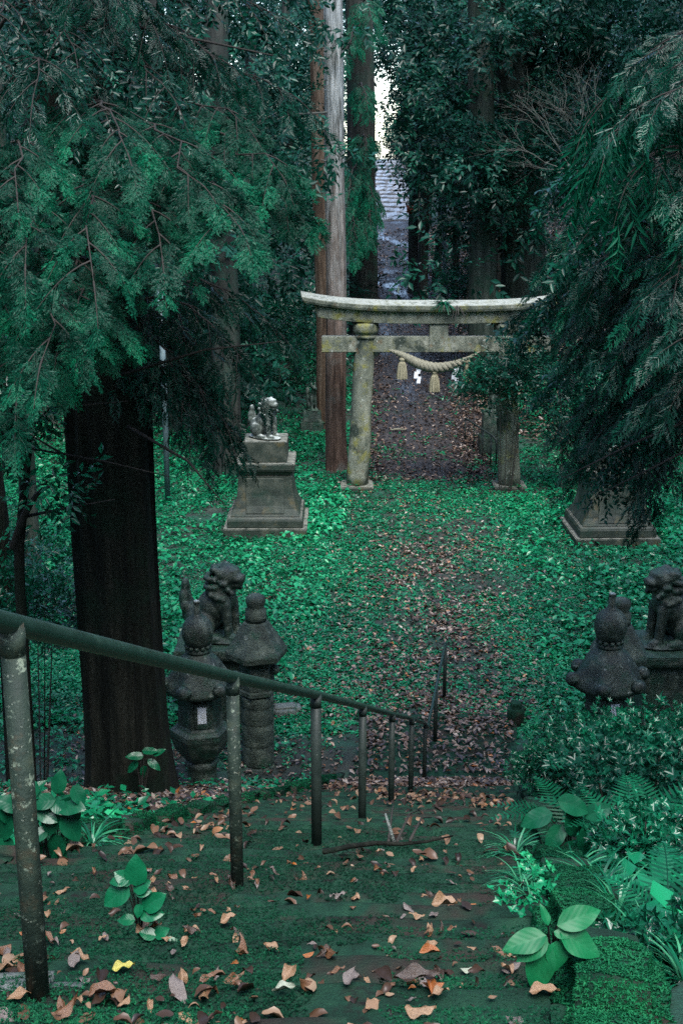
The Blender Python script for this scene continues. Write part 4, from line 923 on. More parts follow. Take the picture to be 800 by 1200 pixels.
# tree outside the right edge whose boughs hang into the picture
b = Vector((5.4, 12.0, gz(5.4, 12.0)))
rt = tree('drooping_tree', 'dark tree beyond the right edge with long boughs hanging into view', b, [(5.4, 12, 6), (5.2, 12, 9), (5.1, 12.1, 13), (5.0, 12.2, 19)], .34, .2, K['bark_dark'], 63, seg=24, ring=.4, nr=10)
RB = [((880, 300, 12), (655, 400, 13), .5, 0), ((880, 290, 12), (675, 320, 12.4), .5, 0), ((880, 380, 12), (690, 490, 13.4), .5, 0), ((880, 400, 12), (735, 530, 12.6), .4, 0), ((880, 250, 12), (690, 250, 11), .5, 1), ((880, 150, 12), (715, 165, 9.6), .4, 2),
      ((880, 120, 12), (690, 140, 10.6), .5, 2), ((880, 100, 12), (760, 110, 9), .4, 0), ((880, 280, 12), (770, 330, 9.4), .4, 0), ((880, 380, 12), (780, 450, 9.8), .4, 0), ((880, 400, 12), (670, 520, 14), .5, 0), 
      ((880, 200, 12), (630, 290, 13.2), .6, 0), ((880, 180, 12), (640, 215, 13.6), .5, 1), ((880, 90, 12), (750, 60, 10.6), .4, 0), ((880, 340, 12), (720, 390, 10.8), .4, 0), ((880, 230, 12), (735, 215, 9.6), .4, 2), ((880, 300, 12), (710, 440, 14), .4, 0), ((880, 260, 12), (625, 345, 15), .6, 1), ((880, 350, 12), (660, 370, 14), .5, 0), ((880, 310, 12), (800, 400, 8.8), .4, 0), ((880, 200, 12), (800, 240, 9), .4, 0), ((880, 240, 12), (760, 190, 10), .4, 0), ((880, 300, 12), (600, 388, 16), .5, 1), ((880, 290, 12), (596, 362, 16.5), .5, 0), ((880, 400, 12), (668, 530, 13), .4, 0), ((880, 380, 12), (650, 500, 14), .4, 0), ((880, 350, 12), (625, 450, 15), .4, 1), ((880, 420, 12), (690, 550, 13), .4, 1), ((880, 420, 12), (735, 585, 12.6), .4, 0), ((880, 300, 12), (590, 375, 17), .5, 1)]
for k, (a, e, sg, ty) in enumerate(RB):
    if ty == 2: bough(rt, px(*a), px(*e), sg, LO, K['hinoki'], 300 + k, 12, .6, (.30, .50), 4, (-.2, -.7, .6), .8, .022, tone=(.3, 1.0))
    else: bough(rt, px(min(a[0] + 0, 880), a[1], a[2]), px(e[0] + 22, e[1], e[2]), sg * .7, TW if ty else FS, K['dark_leaf'], 300 + k, 20, .72, (.13, .30), 10, (-.1, -.5, .75), .34, .02, tone=(.05, 1.0) if e[1] < 360 else (.0, .8))
cc = np.stack([rc.normal(5.2, 1.8, 24), rc.normal(12.2, 1.8, 24), rc.uniform(14.4, 20, 24)], 1); crown(rt, cc, .9, 28, TW, (.35, .6), K['dark_leaf'], 64)
for pts, r in (([(860, 470, 12), (740, 520, 11.6), (660, 560, 11.6)], .018), ([(860, 500, 12), (780, 540, 11.4), (700, 580, 11.4)], .016)): dead_limb(rt, pts, r)

# dry bare bush high on the right
bs = tag(empty('bare_bush', tuple(px(690, 240, 38))), 'tangle of pale leafless twigs high in the upper right', 'bare bush'); rr = random.Random(4); o = Vector(bs.location); g = Geo()
def fork(p, d, l, r, dep):
    q = p + d * l; m = p.lerp(q, .5) + Vector((rr.uniform(-1, 1), rr.uniform(-1, 1), rr.uniform(-1, 1))) * l * .08
    g.tube([p, m, q], [r, r * .85, r * .7], 4, cap=False)
    if dep:
        for _ in range(3 if dep > 1 else 2): fork(q if _ < 2 else m, (d + Vector((rr.uniform(-.8, .8), rr.uniform(-.8, .8), rr.uniform(-.5, .6)))).normalized(), l * rr.uniform(.6, .85), r * .6, dep - 1)
for a in ((-.6, -.2, .6), (.3, 0, .9), (-.2, .2, .8), (.6, -.1, .6), (-.9, 0, .3), (-.4, 0, 1)): fork(Vector((rr.uniform(-.4, .4), 0, .8)), Vector(a).normalized(), 1.2, .017, 4)
g.tube([(0, 0, gz(o.x, o.y) - o.z), (.2, 0, -1), (0, 0, .9)], [.08, .06, .04], 7); obj('twig', g, K['dry_twig'], bs)

# far wood: masses of leaves either side of the path
rw = np.random.default_rng(21)
def wood(n, lo, hi, side, zr):
    out = []
    while len(out) < n:
        y = rw.uniform(lo, hi); ax = float(axis(y)); w = float(pwid(y)) / 2
        if side < 0: x = rw.uniform(-.32 * y - 2, min(ax - w - 1.6, .021 * y - .9))
        else: x = rw.uniform(.050 * y + .6, .34 * y + 2)
        g0 = gz(x, y); z = g0 + rw.uniform(*zr)
        if side > 0 and z < g0 + 5.2 and x < ax + w + 9: continue
        if side < 0 and z < g0 + 1.5 and x > ax - w - 3: continue
        if z > 9 + y * .145: continue
        out.append((x, y, z))
    return np.array(out)
cs = np.concatenate([[tuple(px(rw.uniform(432, 482), rw.uniform(-30, 62), rw.uniform(56, 75))) for _ in range(26)], [tuple(px(rw.uniform(470, 490), rw.uniform(62, 170), rw.uniform(54, 66))) for _ in range(14)], wood(260, 46, 112, -1, (.5, 15)), wood(110, 38, 60, -1, (.3, 6)), wood(300, 44, 112, 1, (1, 16)), wood(60, 36, 60, 1, (.4, 5.9))])
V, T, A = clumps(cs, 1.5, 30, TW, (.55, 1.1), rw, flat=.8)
tag(obj('far_wood', tri_mesh('far_wood', V, T, A), K['far_leaf']), kind='stuff')
cs = np.array([(x, rw.uniform(112, 138), 8 + rw.uniform(0, 24)) for x in np.concatenate([rw.uniform(-48, -1.5, 330), rw.uniform(7.5, 48, 300)])])
V, T, A = clumps(cs, 2.4, 26, TW, (1.3, 2.2), rw, flat=.8); tag(obj('wood_at_crest', tri_mesh('wood', V, T, A), K['far_leaf']), kind='stuff')
# bright open trees beyond the crest
cs = np.array([(x, 122 + rw.uniform(-2, 6), 8.5 + rw.uniform(.5, 5)) for x in np.concatenate([rw.uniform(5.0, 14, 40), rw.uniform(-12, 1.6, 40)])])
cs = np.concatenate([cs, [tuple(px(rw.uniform(466, 484), rw.uniform(130, 186), 113 + rw.uniform(0, 6))) for _ in range(16)]])
V, T, A = clumps(cs, 1.3, 30, TW, (.6, 1.1), rw); tag(obj('wood_beyond_crest', tri_mesh('wood', V, T, A), K['far_leaf']), kind='stuff')

# ------------------------------------------------------------------ ground cover, litter, undergrowth
PL = [t_plant(1), t_plant(2), t_plant(3)]; RO = [t_rosette(4, 6, .35, .42), t_rosette(5, 7, .5, .36)]; LT_ = [t_litter(k) for k in range(4)]; LN = [t_litter_near(k) for k in range(6)]; RZ = [t_rosette(6, 7, .6, .38), t_rosette(7, 6, .8, .42)]
rg = np.random.default_rng(5)
def spread_xy(n, ylo, yhi, xl, xr, p=1.6):
    """points over the ground, denser toward the steps"""
    u = rg.random(n); y = (ylo ** (1 - p) + u * (yhi ** (1 - p) - ylo ** (1 - p))) ** (1 / (1 - p)); x = xl(y) + (xr(y) - xl(y)) * rg.random(n); return x, y
def scatter(name, tpls, x, y, sc, tone, mat, dz=0.0, tilt=.25, jit=.14, kind='stuff', zfun=ground):
    n = len(x); z = zfun(x, y) + dz; a = rg.random(n) * 2 * PI
    D = np.stack([np.cos(a), np.sin(a), rg.normal(size=n) * tilt], 1); N = np.stack([rg.normal(size=n) * tilt, rg.normal(size=n) * tilt, np.ones(n)], 1); M = frames(D, N)
    w = rg.integers(0, len(tpls), n); P = np.stack([x, y, z], 1); parts = [inst(t, M[w == k], P[w == k], sc[w == k], tone[w == k], rg, jit) for k, t in enumerate(tpls) if (w == k).any()]
    V, T, A = join(parts); return tag(obj(name, tri_mesh(name, V, T, A), mat), kind=kind)
vl = lambda y: -.30 * y - 2.0; vr = lambda y: .30 * y + 2.0
# carpet of leaves in the clearing
x, y = spread_xy(60000, 17.5, 46, vl, vr, 1.5)
d = np.abs(x - axis(y) - .25 * np.sin(y * .5)); open_ = np.maximum(smooth(.7, 2.6, d + (fbm(x, y, 2.2, 8) - .5) * 2.6), .8 * smooth(30, 32.5, y) * (fbm(x, y, 1.5, 27) > .42))
shade = np.where(y < 22, smooth(-3.4, -1.0, x - .1 * y + 1.6) * .6 + .4 * (x < -4), 1)
keep = (.12 + .88 * open_) * (.30 + .70 * smooth(17.5, 21, y)) * (1 - .92 * ((y > 35.2 + 4.5 * np.maximum(fbm(x, y, 1.3, 71) - .42, 0) * 4) & (d < 1.9)))
stairz = (x > Lx(y) - .2) & (x < Rx(y) + .2) & (y < 19.4); keep = np.where(stairz, .02, keep)
keep = np.where((np.abs(x + 2.3) < 2.6) & (y < 18.6), keep * .35, keep)
keep = keep * (.18 + .82 * smooth(.30, .46, fbm(x, y, 1.7, 61)));
k = rg.random(len(x)) < keep * 1.0; x, y = x[k], y[k]; big_ = fbm(x, y, 5, 14)
scatter('ground_cover', PL, x, y, (.085 + .085 * rg.random(len(x))) * (.7 + .4 * smooth(28, 44, y)) * (.7 + .6 * big_), np.clip(.0 + .55 * fbm(x, y, 1.1, 15) + .6 * (fbm(x, y, 5, 62) - .25) + .12 * rg.normal(size=len(x)), 0, 1), K['cover'], -.02)
x, y = spread_xy(60000, 18.6, 40, vl, vr, 1.5); k = (rg.random(len(x)) < .95 * smooth(.25, .55, fbm(x, y, 1.2, 33)) * (.35 + .65 * np.maximum(smooth(.4, 2.0, np.abs(x - axis(y))), smooth(29, 32, y))) * (1 - .9 * ((y > 34.8 + 16 * np.maximum(fbm(x, y, 1.3, 71) - .42, 0)) & (np.abs(x - axis(y)) < 1.7)))) & ~((np.abs(x + 2.3) < 2.6) & (y < 18.8)); x, y = x[k], y[k]
scatter('low_creepers', RO, x, y, .05 + .045 * rg.random(len(x)), np.clip(.1 + .7 * fbm(x, y, 2.4, 16) + .1 * rg.normal(size=len(x)), 0, 1), K['cover'], .01)
x, y = spread_xy(9000, 19, 36, vl, vr, 1.4); k = (fbm(x, y, 1.5, 63) > .60) & (np.abs(x - axis(y)) > 1.9) & ~((np.abs(x + 2.3) < 2.6) & (y < 18.8)); x, y = x[k], y[k]
scatter('tall_weeds', PL, x, y, .11 + .15 * rg.random(len(x)), np.clip(.15 + .6 * rg.random(len(x)), 0, 1), K['cover'], .0, .3)
x, y = spread_xy(9000, 39, 86, lambda y: axis(y) + pwid(y) * .5 - .1, lambda y: axis(y) + pwid(y) * .5 + 6.5, 1.3)
scatter('bank_litter', LT_, x, y, .13 + .12 * rg.random(len(x)), .25 + .65 * rg.random(len(x)), K['litter'], .05, .35, .05)
# larger leaves beyond the clearing and up the left bank
x, y = spread_xy(22000, 24, 70, lambda y: -.32 * y - 2, lambda y: .32 * y + 2, 1.3); d = x - axis(y)
k = ((d < -2.0 - pwid(y) * .1) | (d > 3.2)) & (rg.random(len(x)) < .25 + .75 * smooth(.38, .6, fbm(x, y, 3.5, 17))); x, y = x[k], y[k]
scatter('bank_plants', PL, x, y, .10 + .17 * rg.random(len(x)), np.clip(.0 + .8 * fbm(x, y, 2.8, 18) + .1 * rg.normal(size=len(x)), 0, 1), K['cover'], 0, .3)
# hillside left and right of the steps
x, y = spread_xy(15000, 3.0, 19.5, lambda y: -.34 * y - 1.5, lambda y: .36 * y + 1.8, 1.25)
out = np.maximum(Lx(y) - .34 - x, x - Rx(y) - .40); left = x < Lx(y)
dn = np.where(left, .22 + .55 * smooth(.42, .62, fbm(x, y, 1.3, 19)) * (x < -3.0 - .05 * y) + .25 * smooth(.5, .65, fbm(x, y, .9, 20)), .75); dn = dn * (1 - .6 * (np.hypot(x + 2.3, y - 13) < 1.3))
k = (out > 0) & (rg.random(len(x)) < dn); x, y = x[k], y[k]
scatter('hillside_plants', PL, x, y, .08 + .10 * rg.random(len(x)), np.clip(.05 + .7 * fbm(x, y, 1.5, 22) + .1 * rg.normal(size=len(x)), 0, 1), K['cover'], -.02, .35)
# dead leaves
x, y = spread_xy(60000, 15.0, 36, lambda y: axis(y) - 2.6 - .05 * y, lambda y: axis(y) + 2.6 + .05 * y, 1.6)
d = np.abs(x - axis(y)); k = rg.random(len(x)) < np.exp(-((d - .0) / 1.25) ** 2) * (.78 - .55 * smooth(28, 32, y)) * (.22 + .9 * smooth(.35, .65, fbm(x, y, 1.1, 24))) + .10
k &= ~((y < 19.3) & ((x < Lx(y) + .05) | (x > Rx(y) - .05))); x, y = x[k], y[k]; on = (y < 19.25)
zz = lambda x, y: np.where(y < 17.3, stepz(y), np.where(y < 19.25, .07, ground(x, y)))
scatter('leaf_litter', LT_, x, y, .07 + .07 * rg.random(len(x)), rg.random(len(x)) ** 1.1, K['litter'], .02, .35, .05, zfun=zz)
x, y = spread_xy(9000, 5.5, 17.2, lambda y: Lx(y) + .08, lambda y: Rx(y) - .08, 1.2); k = rg.random(len(x)) < (.08 + .92 * smooth(.45, .72, fbm(x, y, .9, 25))) * (.25 + .75 * smooth(7, 13, y)); x, y = x[k], y[k]
scatter('step_litter', LN, x, y, .04 + .055 * rg.random(len(x)), rg.random(len(x)) ** 1.2, K['wet_litter'], .02, .35, .05, zfun=lambda x, y: stepz(y))
x, y = spread_xy(26000, 35.2, 84, lambda y: axis(y) - pwid(y) * .62, lambda y: axis(y) + pwid(y) * .5 + 3.2 * smooth(38, 50, y), 1.7)
k = rg.random(len(x)) < .30 + .70 * smooth(pwid(y) * .2, pwid(y) * .42, np.abs(x - axis(y) + .3)) * (.4 + .6 * (fbm(x, y, 1.4, 72) > .45)); x, y = x[k], y[k]
scatter('path_litter', LT_, x, y, (.07 + .07 * rg.random(len(x))) * (1 + .02 * (y - 35)), rg.random(len(x)) ** 1.5 * .9, K['litter'], .035, .35, .05)
x, y = spread_xy(5000, 11, 21, lambda y: -4.5 + 0 * y, lambda y: Lx(y) - .1, 1.2); scatter('hillside_litter', LT_, x, y, .06 + .07 * rg.random(len(x)), rg.random(len(x)) ** 1.3, K['litter'], .02, .4, .05)
x, y = spread_xy(16000, 2.2, 7.5, lambda y: np.maximum(Lx(y) + .08, -.32 * y), lambda y: Rx(y) - .04, 1.3); u_ = ((y - SY) / RUN + .5) % 1
k = rg.random(len(x)) < (.05 + .95 * (u_ < .38)) * smooth(.38, .58, fbm(x, y, .5, 51)) * .9; x, y = x[k], y[k]
scatter('leaf_crumbs', LN, x, y, .012 + .046 * rg.random(len(x)) ** 1.3, rg.random(len(x)) ** 1.1, K['wet_litter'], .008, .3, .05, zfun=lambda x, y: stepz(y))
# moss tufts on the nearest steps and kerb
tm = t_rosette(11, 4, 1.1, .35)
n = 150000; y = 2.0 + 5.6 * rg.random(n) ** 1.7; x = Lx(y) + (Rx(y) - Lx(y)) * rg.random(n); k = (fbm(x, y, .35, 41) > .42) & (x > -.30 * y - .5); x, y = x[k], y[k]; n = len(x)
mt = scatter('moss', [tm], x, y, .004 + .006 * rg.random(n), np.clip(.0 + .8 * fbm(x, y, .25, 42) + .12 * rg.normal(size=n) - .3 * smooth(2.6, 4.2, y), 0, 1), K['moss_bright'], -.004, .3, .1, zfun=lambda x, y: stepz(y) + (fbm(x * 3, y * 3 + stepz(y) * 7, 1.0, 21) - .5) * .035)
mt.parent = stairs
# moss cushions on the right kerb, taken from the faces of its stones
Vv = []; Nn = []; RM = random.Random(17)
bpy.context.view_layer.update()
for o in [o for o in C.objects if o.parent is kerb]:
    if o.location.y > 16.8 or (o.location.x > .5 and o.location.y > 9) or (o.location.x < 0 and o.location.y < 4): continue
    me = o.data; mw = o.matrix_basis
    for p in me.polygons:
        nn = mw.to_3x3() @ p.normal
        if nn.z < -.1: continue
        nq = p.area * (22000 if o.location.y < 5 else 6000 if o.location.y < 9 else 2500); nq = int(nq) + (random.Random(p.index * 31 + len(Vv)).random() < nq % 1)
        vs = [mw @ me.vertices[i].co for i in p.vertices]
        for _ in range(nq):
            u_, v_ = RM.random(), RM.random()
            Vv.append((vs[0] * (1 - u_) + vs[1] * u_) * (1 - v_) + (vs[3 % len(vs)] * (1 - u_) + vs[2] * u_) * v_ if len(vs) == 4 else vs[0] + (vs[1] - vs[0]) * u_ * (1 - v_) + (vs[2] - vs[0]) * v_); Nn.append(nn)
Vv = np.array(Vv); Nn = norm(np.array(Nn)); q_ = fbm(Vv[:, 0], Vv[:, 1] + Vv[:, 2], .22, 45) > .40; Vv = Vv[q_]; Nn = Nn[q_]; n = len(Vv); a = rg.random(n) * 2 * PI; D = np.stack([np.cos(a), np.sin(a), 0 * a], 1); D = D - Nn * (D * Nn).sum(1, keepdims=True) + 1e-4
tone = np.clip(.30 + .6 * (fbm(Vv[:, 0], Vv[:, 1], .16, 43) - .3) + .6 * (fbm(Vv[:, 0], Vv[:, 1] + Vv[:, 2], .5, 44) - .4) + .12 * rg.normal(size=n) + .3 * (Vv[:, 1] < 3.3), 0, 1)
V, T, A = inst(tm, frames(D, Nn), Vv - Nn * .002, (.005 + .009 * rg.random(n)) * np.interp(Vv[:, 1], [0, 5, 16], [1, 1, 2.4]), tone, rg, .1); mk = tag(obj('moss', tri_mesh('moss', V, T, A), K['moss_bright'], kerb), kind='stuff')

# azalea and other bushes right of the steps
def bush(name, label, spots, rad, n_per, tpls, size, mat, seed, stems=8, **kw):
    c0 = np.array(spots, float); ce = c0.mean(0); t = tag(empty(name, (ce[0], ce[1], gz(ce[0], ce[1]))), label, 'bush'); rng = np.random.default_rng(seed); o = np.array(t.location)
    V, T, A = clumps(c0 - o, rad, n_per, tpls, size, rng, droop=-.25, **kw); obj('foliage', tri_mesh('foliage', V, T, A), mat, t)
    g = Geo(); r = random.Random(seed)
    for k in range(stems):
        c = Vector(r.choice(spots)) - Vector(o); a = Vector((c.x * .35, c.y * .35, -.1)); g.tube(branch_curve(a, c + Vector((0, 0, .1)), -.06, 5), [.014, .012, .01, .008, .006, .004], 5, cap=False)
    obj('stem', g, K['dry_twig'] if seed % 2 else K['twig'], t); return t
rb = random.Random(12)
def patch(n, x0, x1, y0, y1, z0, z1):
    out = []
    for _ in range(n):
        x, y = rb.uniform(x0, x1), rb.uniform(y0, y1); out.append((x, y, gz(x, y) + rb.uniform(z0, z1)))
    return out
def pix(n, x0, x1, y0, y1, h0, h1):
    return [tuple(px(rb.uniform(x0, x1), rb.uniform(y0, y1), rb.uniform(h0, h1))) for _ in range(n)]
bush('azalea_bush', 'dense small leaved azalea bush below the right ornate lantern', pix(40, 665, 830, 846, 915, 9.5, 12.5) + pix(12, 640, 690, 880, 920, 10.5, 12.5), .42, 90, RZ, (.03, .058), K['shrub'], 71, tone=(.1, .85))
bush('glossy_bush', 'glossy small leaved bush at the right edge beside the mossy kerb', pix(26, 715, 830, 960, 1075, 4.6, 6.0), .22, 60, RZ, (.026, .048), K['shrub'], 73, tone=(.2, 1.0))
bush('corner_bush', 'dense small leaved growth in the lower right corner by the kerb', pix(22, 735, 830, 1080, 1190, 2.9, 3.9), .13, 60, RZ, (.02, .04), K['shrub'], 82, tone=(.0, .8))
bush('shady_bush', 'dark twiggy bush filling the right edge behind the ferns', pix(24, 690, 830, 875, 950, 7.0, 8.6), .32, 60, RZ, (.03, .06), K['dark_leaf'], 72, tone=(.2, 1.0))
bush('low_bush', 'low bush on the kerb edge left of the azalea', pix(12, 615, 665, 875, 915, 10.5, 12), .28, 60, RZ, (.03, .052), K['shrub'], 74, tone=(.1, .7))
bush('clearing_bush', 'leafy bush hiding the foot of the right torii pillar', pix(9, 632, 690, 440, 540, 33.5, 35), .7, 30, TW, (.35, .6), K['dark_leaf'], 75, tone=(.1, .9))
bush('pillar_bush', 'broad leaved bush spreading in front of the right torii pillar top', pix(6, 548, 580, 432, 468, 33.2, 34) + pix(9, 565, 620, 410, 465, 33.2, 34.2) + pix(8, 600, 650, 385, 450, 33.4, 35), .40, 26, TW, (.25, .5), K['dark_leaf'], 76, tone=(.1, 1.0))
bush('bank_bush', 'leafy undergrowth bush on the slope left of the brown cedar', pix(22, 290, 375, 360, 460, 42, 50), 1.1, 36, TW, (.4, .7), K['shrub'], 77, tone=(.0, .75))
bush('bank_bush', 'bush spilling over the left bank between pale pole and lion', pix(20, 200, 300, 400, 490, 40, 46), 1.0, 36, TW, (.4, .7), K['dark_leaf'], 78, tone=(.1, .9))
bush('edge_bush', 'low green bush at the left frame edge behind the handrail', pix(16, -10, 70, 640, 720, 13, 17), .4, 34, TW, (.2, .34), K['shrub'], 79, tone=(.1, .9))
bush('path_bush', 'small green bush on the right bank beneath the fluted cedar', pix(8, 520, 560, 310, 340, 46, 49), .55, 26, TW, (.35, .6), K['dark_leaf'], 80, tone=(.3, 1.0))

# big leaved plants
def leaf_surface(L, Wd, tipp=.35, heart=0.0, curl=.15, fold=.12, n=10, m=6, wave=.02, seed=0):
    """broad leaf along +x with midrib fold, curl and waved margin; uv = (along, across)"""
    V = []; UV = []; r = random.Random(seed); ph = r.random() * 6
    for i in range(n + 1):
        t = i / n; w = Wd / 2 * (math.sin(PI * t ** (.62 if heart else .8)) ** (.75 if heart else .9)) * (1 + .0 * t)
        if t > .8: w *= 1 - (t - .8) * 1.0
        for j in range(-m, m + 1):
            u = j / m; x = L * t - heart * L * .22 * abs(u) * max(0, 1 - t * 3.0) ; y = u * w
            z = fold * abs(y) * 1.2 - curl * L * t * t + wave * L * math.sin(t * 11 + ph + (2 if u > 0 else 0)) * abs(u)
            V.append((x, y, z)); UV.append((t, u * max(w / (Wd / 2), .02) * .5))
    q = 2 * m + 1; Fc = [(i * q + j, (i + 1) * q + j, (i + 1) * q + j + 1, i * q + j + 1) for i in range(n) for j in range(2 * m)]
    me = bpy.data.meshes.new('leaf'); me.from_pydata(V, [], Fc); uv = me.uv_layers.new(name='UVMap')
    for lp in me.loops: uv.data[lp.index].uv = UV[lp.vertex_index]
    me.polygons.foreach_set('use_smooth', np.ones(len(Fc), bool)); me.update(); return me
def orient(d, n):
    d = Vector(d).normalized(); y = Vector(n).cross(d).normalized(); z = d.cross(y); return Matrix((d, y, z)).transposed().to_euler()
def leafplant(name, label, base, leaves, mat, cat='plant', stem_r=.004):
    """leaves: (start, direction, normal, length, width, heart)"""
    t = tag(empty(name, base), label, cat); g = Geo()
    for k, (s, d, n, L, Wd, ht) in enumerate(leaves):
        obj('leaf', leaf_surface(L, Wd, heart=ht, seed=k, curl=.12 + .1 * ((k * 7) % 3) / 3), mat, t, s, orient(d, n))
        s = Vector(s); g.tube([Vector((s.x * .1, s.y * .1, -.02)), Vector((s.x * .5, s.y * .5, s.z * .65)), s], [stem_r, stem_r * .9, stem_r * .7], 5, cap=False)
    obj('stem', g, K['twig'], t); return t
b = px(648, 1118, 2.75); b.z = float(stepz(2.75)) - .02
UPN = (0, -.55, .85)
def pl_dir(dx, dy): return (dx, -.35 * abs(dy) * 0 + dy * .55, dy * .55)
def from_pix(c, spec, h, base):
    """leaves given by picture start and end positions of the midrib"""
    out = []
    for (x0, y0, x1, y1, dh, Wd, ht, nz) in spec:
        a = px(x0, y0, h); e = px(x1, y1, h + dh); L = (e - a).length; out.append((tuple(a - base), tuple(e - a), nz, L, Wd * L, ht))
    return out
spec = [(640, 1096, 588, 1112, -.02, .55, .0, (.1, -.6, .8)), (641, 1098, 604, 1126, -.03, .6, 0, (-.2, -.7, .7)), (652, 1102, 652, 1140, -.03, .75, 0, (.1, -.8, .6)), (638, 1100, 626, 1170, -.04, .5, 0, (-.1, -.85, .5)), (655, 1092, 706, 1120, -.02, .6, 0, (.2, -.7, .7)),
        (652, 1085, 706, 1064, .03, .5, 0, (-.2, -.75, .6)), (642, 1085, 634, 1058, .03, .5, 0, (.5, -.6, .6)), (648, 1092, 668, 1098, -.01, .6, 0, (0, -.6, .8))]
leafplant('broadleaf_plant', 'young plant with big shining oval leaves at the foot of kerb', b, from_pix(None, spec, 2.62, b), K['big_green'], stem_r=.0035)
b = px(165, 1110, 3.35); b.z = float(stepz(3.35)) - .01
spec = [(160, 1032, 159, 1002, .01, .85, 1, (0, -.8, .6)), (152, 1032, 134, 1022, 0, .9, 1, (-.2, -.7, .7)), (148, 1030, 128, 1034, -.01, .8, 1, (0, -.7, .7)), (146, 1042, 121, 1062, -.02, .85, 1, (0, -.8, .6)), (160, 1042, 176, 1032, 0, .9, 1, (.2, -.7, .7)), (162, 1046, 178, 1044, 0, .8, 1, (0, -.7, .7)),
        (172, 1062, 194, 1048, 0, .85, 1, (.1, -.8, .6)), (168, 1070, 192, 1070, -.01, .85, 1, (0, -.7, .7)), (164, 1062, 160, 1076, -.02, .9, 1, (-.3, -.7, .6)), (155, 1078, 137, 1078, 0, .8, 1, (0, -.6, .8)), (180, 1096, 163, 1092, 0, .9, 1, (0, -.6, .8)), (184, 1096, 198, 1088, 0, .85, 1, (0, -.7, .7)), (186, 1106, 218, 1108, -.01, .6, 1, (.1, -.6, .8)), (178, 1108, 152, 1110, -.01, .6, 1, (0, -.6, .8)), (182, 1108, 188, 1116, -.02, .9, 1, (0, -.7, .7))]
leafplant('creeper', 'small creeper with heart shaped green leaves on the near step', b, from_pix(None, spec, 3.3, b), K['creeper'], stem_r=.002)
b = px(60, 985, 6.0); b.z = gz(b.x, b.y)
rl = random.Random(6); spec = []
for x, y, a, l in ((68, 925, -80, 30), (60, 938, 170, 34), (72, 942, 10, 34), (62, 955, 100, 34), (78, 960, 60, 40), (20, 945, 200, 34), (10, 960, 120, 40), (28, 965, 80, 36), (8, 985, 100, 36), (70, 985, 110, 36), (40, 930, 240, 30), (15, 1005, 95, 34), (-5, 930, 150, 34), (82, 940, 90, 40), (52, 975, 150, 30), (0, 1010, 80, 30), (35, 990, 60, 30), (48, 952, 30, 28), (88, 925, 60, 30), (5, 950, 40, 30), (75, 1000, 140, 28), (30, 925, 20, 30), (64, 940, 45, 26)):
    spec.append((x, y, x + .78 * l * math.cos(R(a)), y + .78 * l * math.sin(R(a)), rl.uniform(-.06, .04), .78, 1, (rl.uniform(-.4, .4), -.75, .65)))
leafplant('glossy_plant', 'clump of glossy wide leaves behind the nearest rail post', b, from_pix(None, spec, 5.8, b), K['glossy'], stem_r=.004)
b = px(668, 1010, 6.0); b.z = gz(b.x, b.y); spec = []
for x, y, a, l in ((660, 940, 20, 34), (640, 955, 160, 34), (668, 955, 70, 30), (655, 972, 120, 30), (685, 978, 60, 42), (672, 992, 100, 36), (690, 1000, 30, 34), (650, 990, 160, 34), (640, 1012, 60, 34), (690, 955, -20, 30), (668, 1015, 120, 40)):
    spec.append((x, y, x + l * math.cos(R(a)), y + l * math.sin(R(a)), rl.uniform(-.06, .04), .72, 1, (rl.uniform(-.4, .4), -.65, .75)))
leafplant('glossy_plant', 'glossy leaved plant with whitish shine among ferns right', b, from_pix(None, spec, 5.8, b), K['glossy'], stem_r=.004)
b = px(165, 905, 12.2); b.z = gz(b.x, b.y); spec = []
for x, y, a, l in ((170, 880, 0, 16), (165, 886, 180, 18), (176, 892, 40, 16), (160, 895, 140, 16), (182, 884, -30, 14), (168, 900, 80, 14)):
    spec.append((x, y, x + l * math.cos(R(a)), y + l * math.sin(R(a)), rl.uniform(-.05, .04), .6, 1, (rl.uniform(-.4, .4), -.6, .75)))
leafplant('seedling', 'small bright seedling at the foot of the big cedar', b, from_pix(None, spec, 12.2, b), K['creeper'], stem_r=.006)

# ferns: every frond a child of its plant
def frond_mesh(L, seed):
    r = random.Random(seed); V = []; T = []; A = []; n = 20
    for i in range(n + 1):
        t = i / n; x = L * t * (1 - .12 * t); z = L * (.32 * t - .55 * t * t)
        w = L * .30 * (math.sin(PI * min(1, t * .86 + .14)) ** .8) * (1 - t * .55) + .004
        for s in (-1, 1):
            k = len(V); c = Vector((x, 0, z)); d = Vector((.42, s, -.18)).normalized(); tn = Vector((1, 0, .3 - t)).normalized() * L * .011
            V += [c - tn, c + d * w * .4 - tn * 1.25, c + d * w, c + d * w * .4 + tn * 1.25, c + tn]; T += [(k, k + 1, k + 3), (k, k + 3, k + 4), (k + 1, k + 2, k + 3)]; A += [.3 + .5 * r.random()] * 5
            if s < 0: T[-3:] = [(a, c_, b_) for a, b_, c_ in T[-3:]]
        if i:
            k = len(V); V += [Vector((x, -.004, z + .002)), Vector((x, .004, z + .002)), Vector((px_, .005, pz_ + .002)), Vector((px_, -.005, pz_ + .002))]; T += [(k, k + 1, k + 2), (k, k + 2, k + 3)]; A += [.05] * 4
        px_, pz_ = x, z
    return tri_mesh('frond', np.array([tuple(v) for v in V]), np.array(T), np.array(A))
FM = [frond_mesh(1.0, k) for k in range(3)]
for m in FM: m.materials.append(K['fern'])
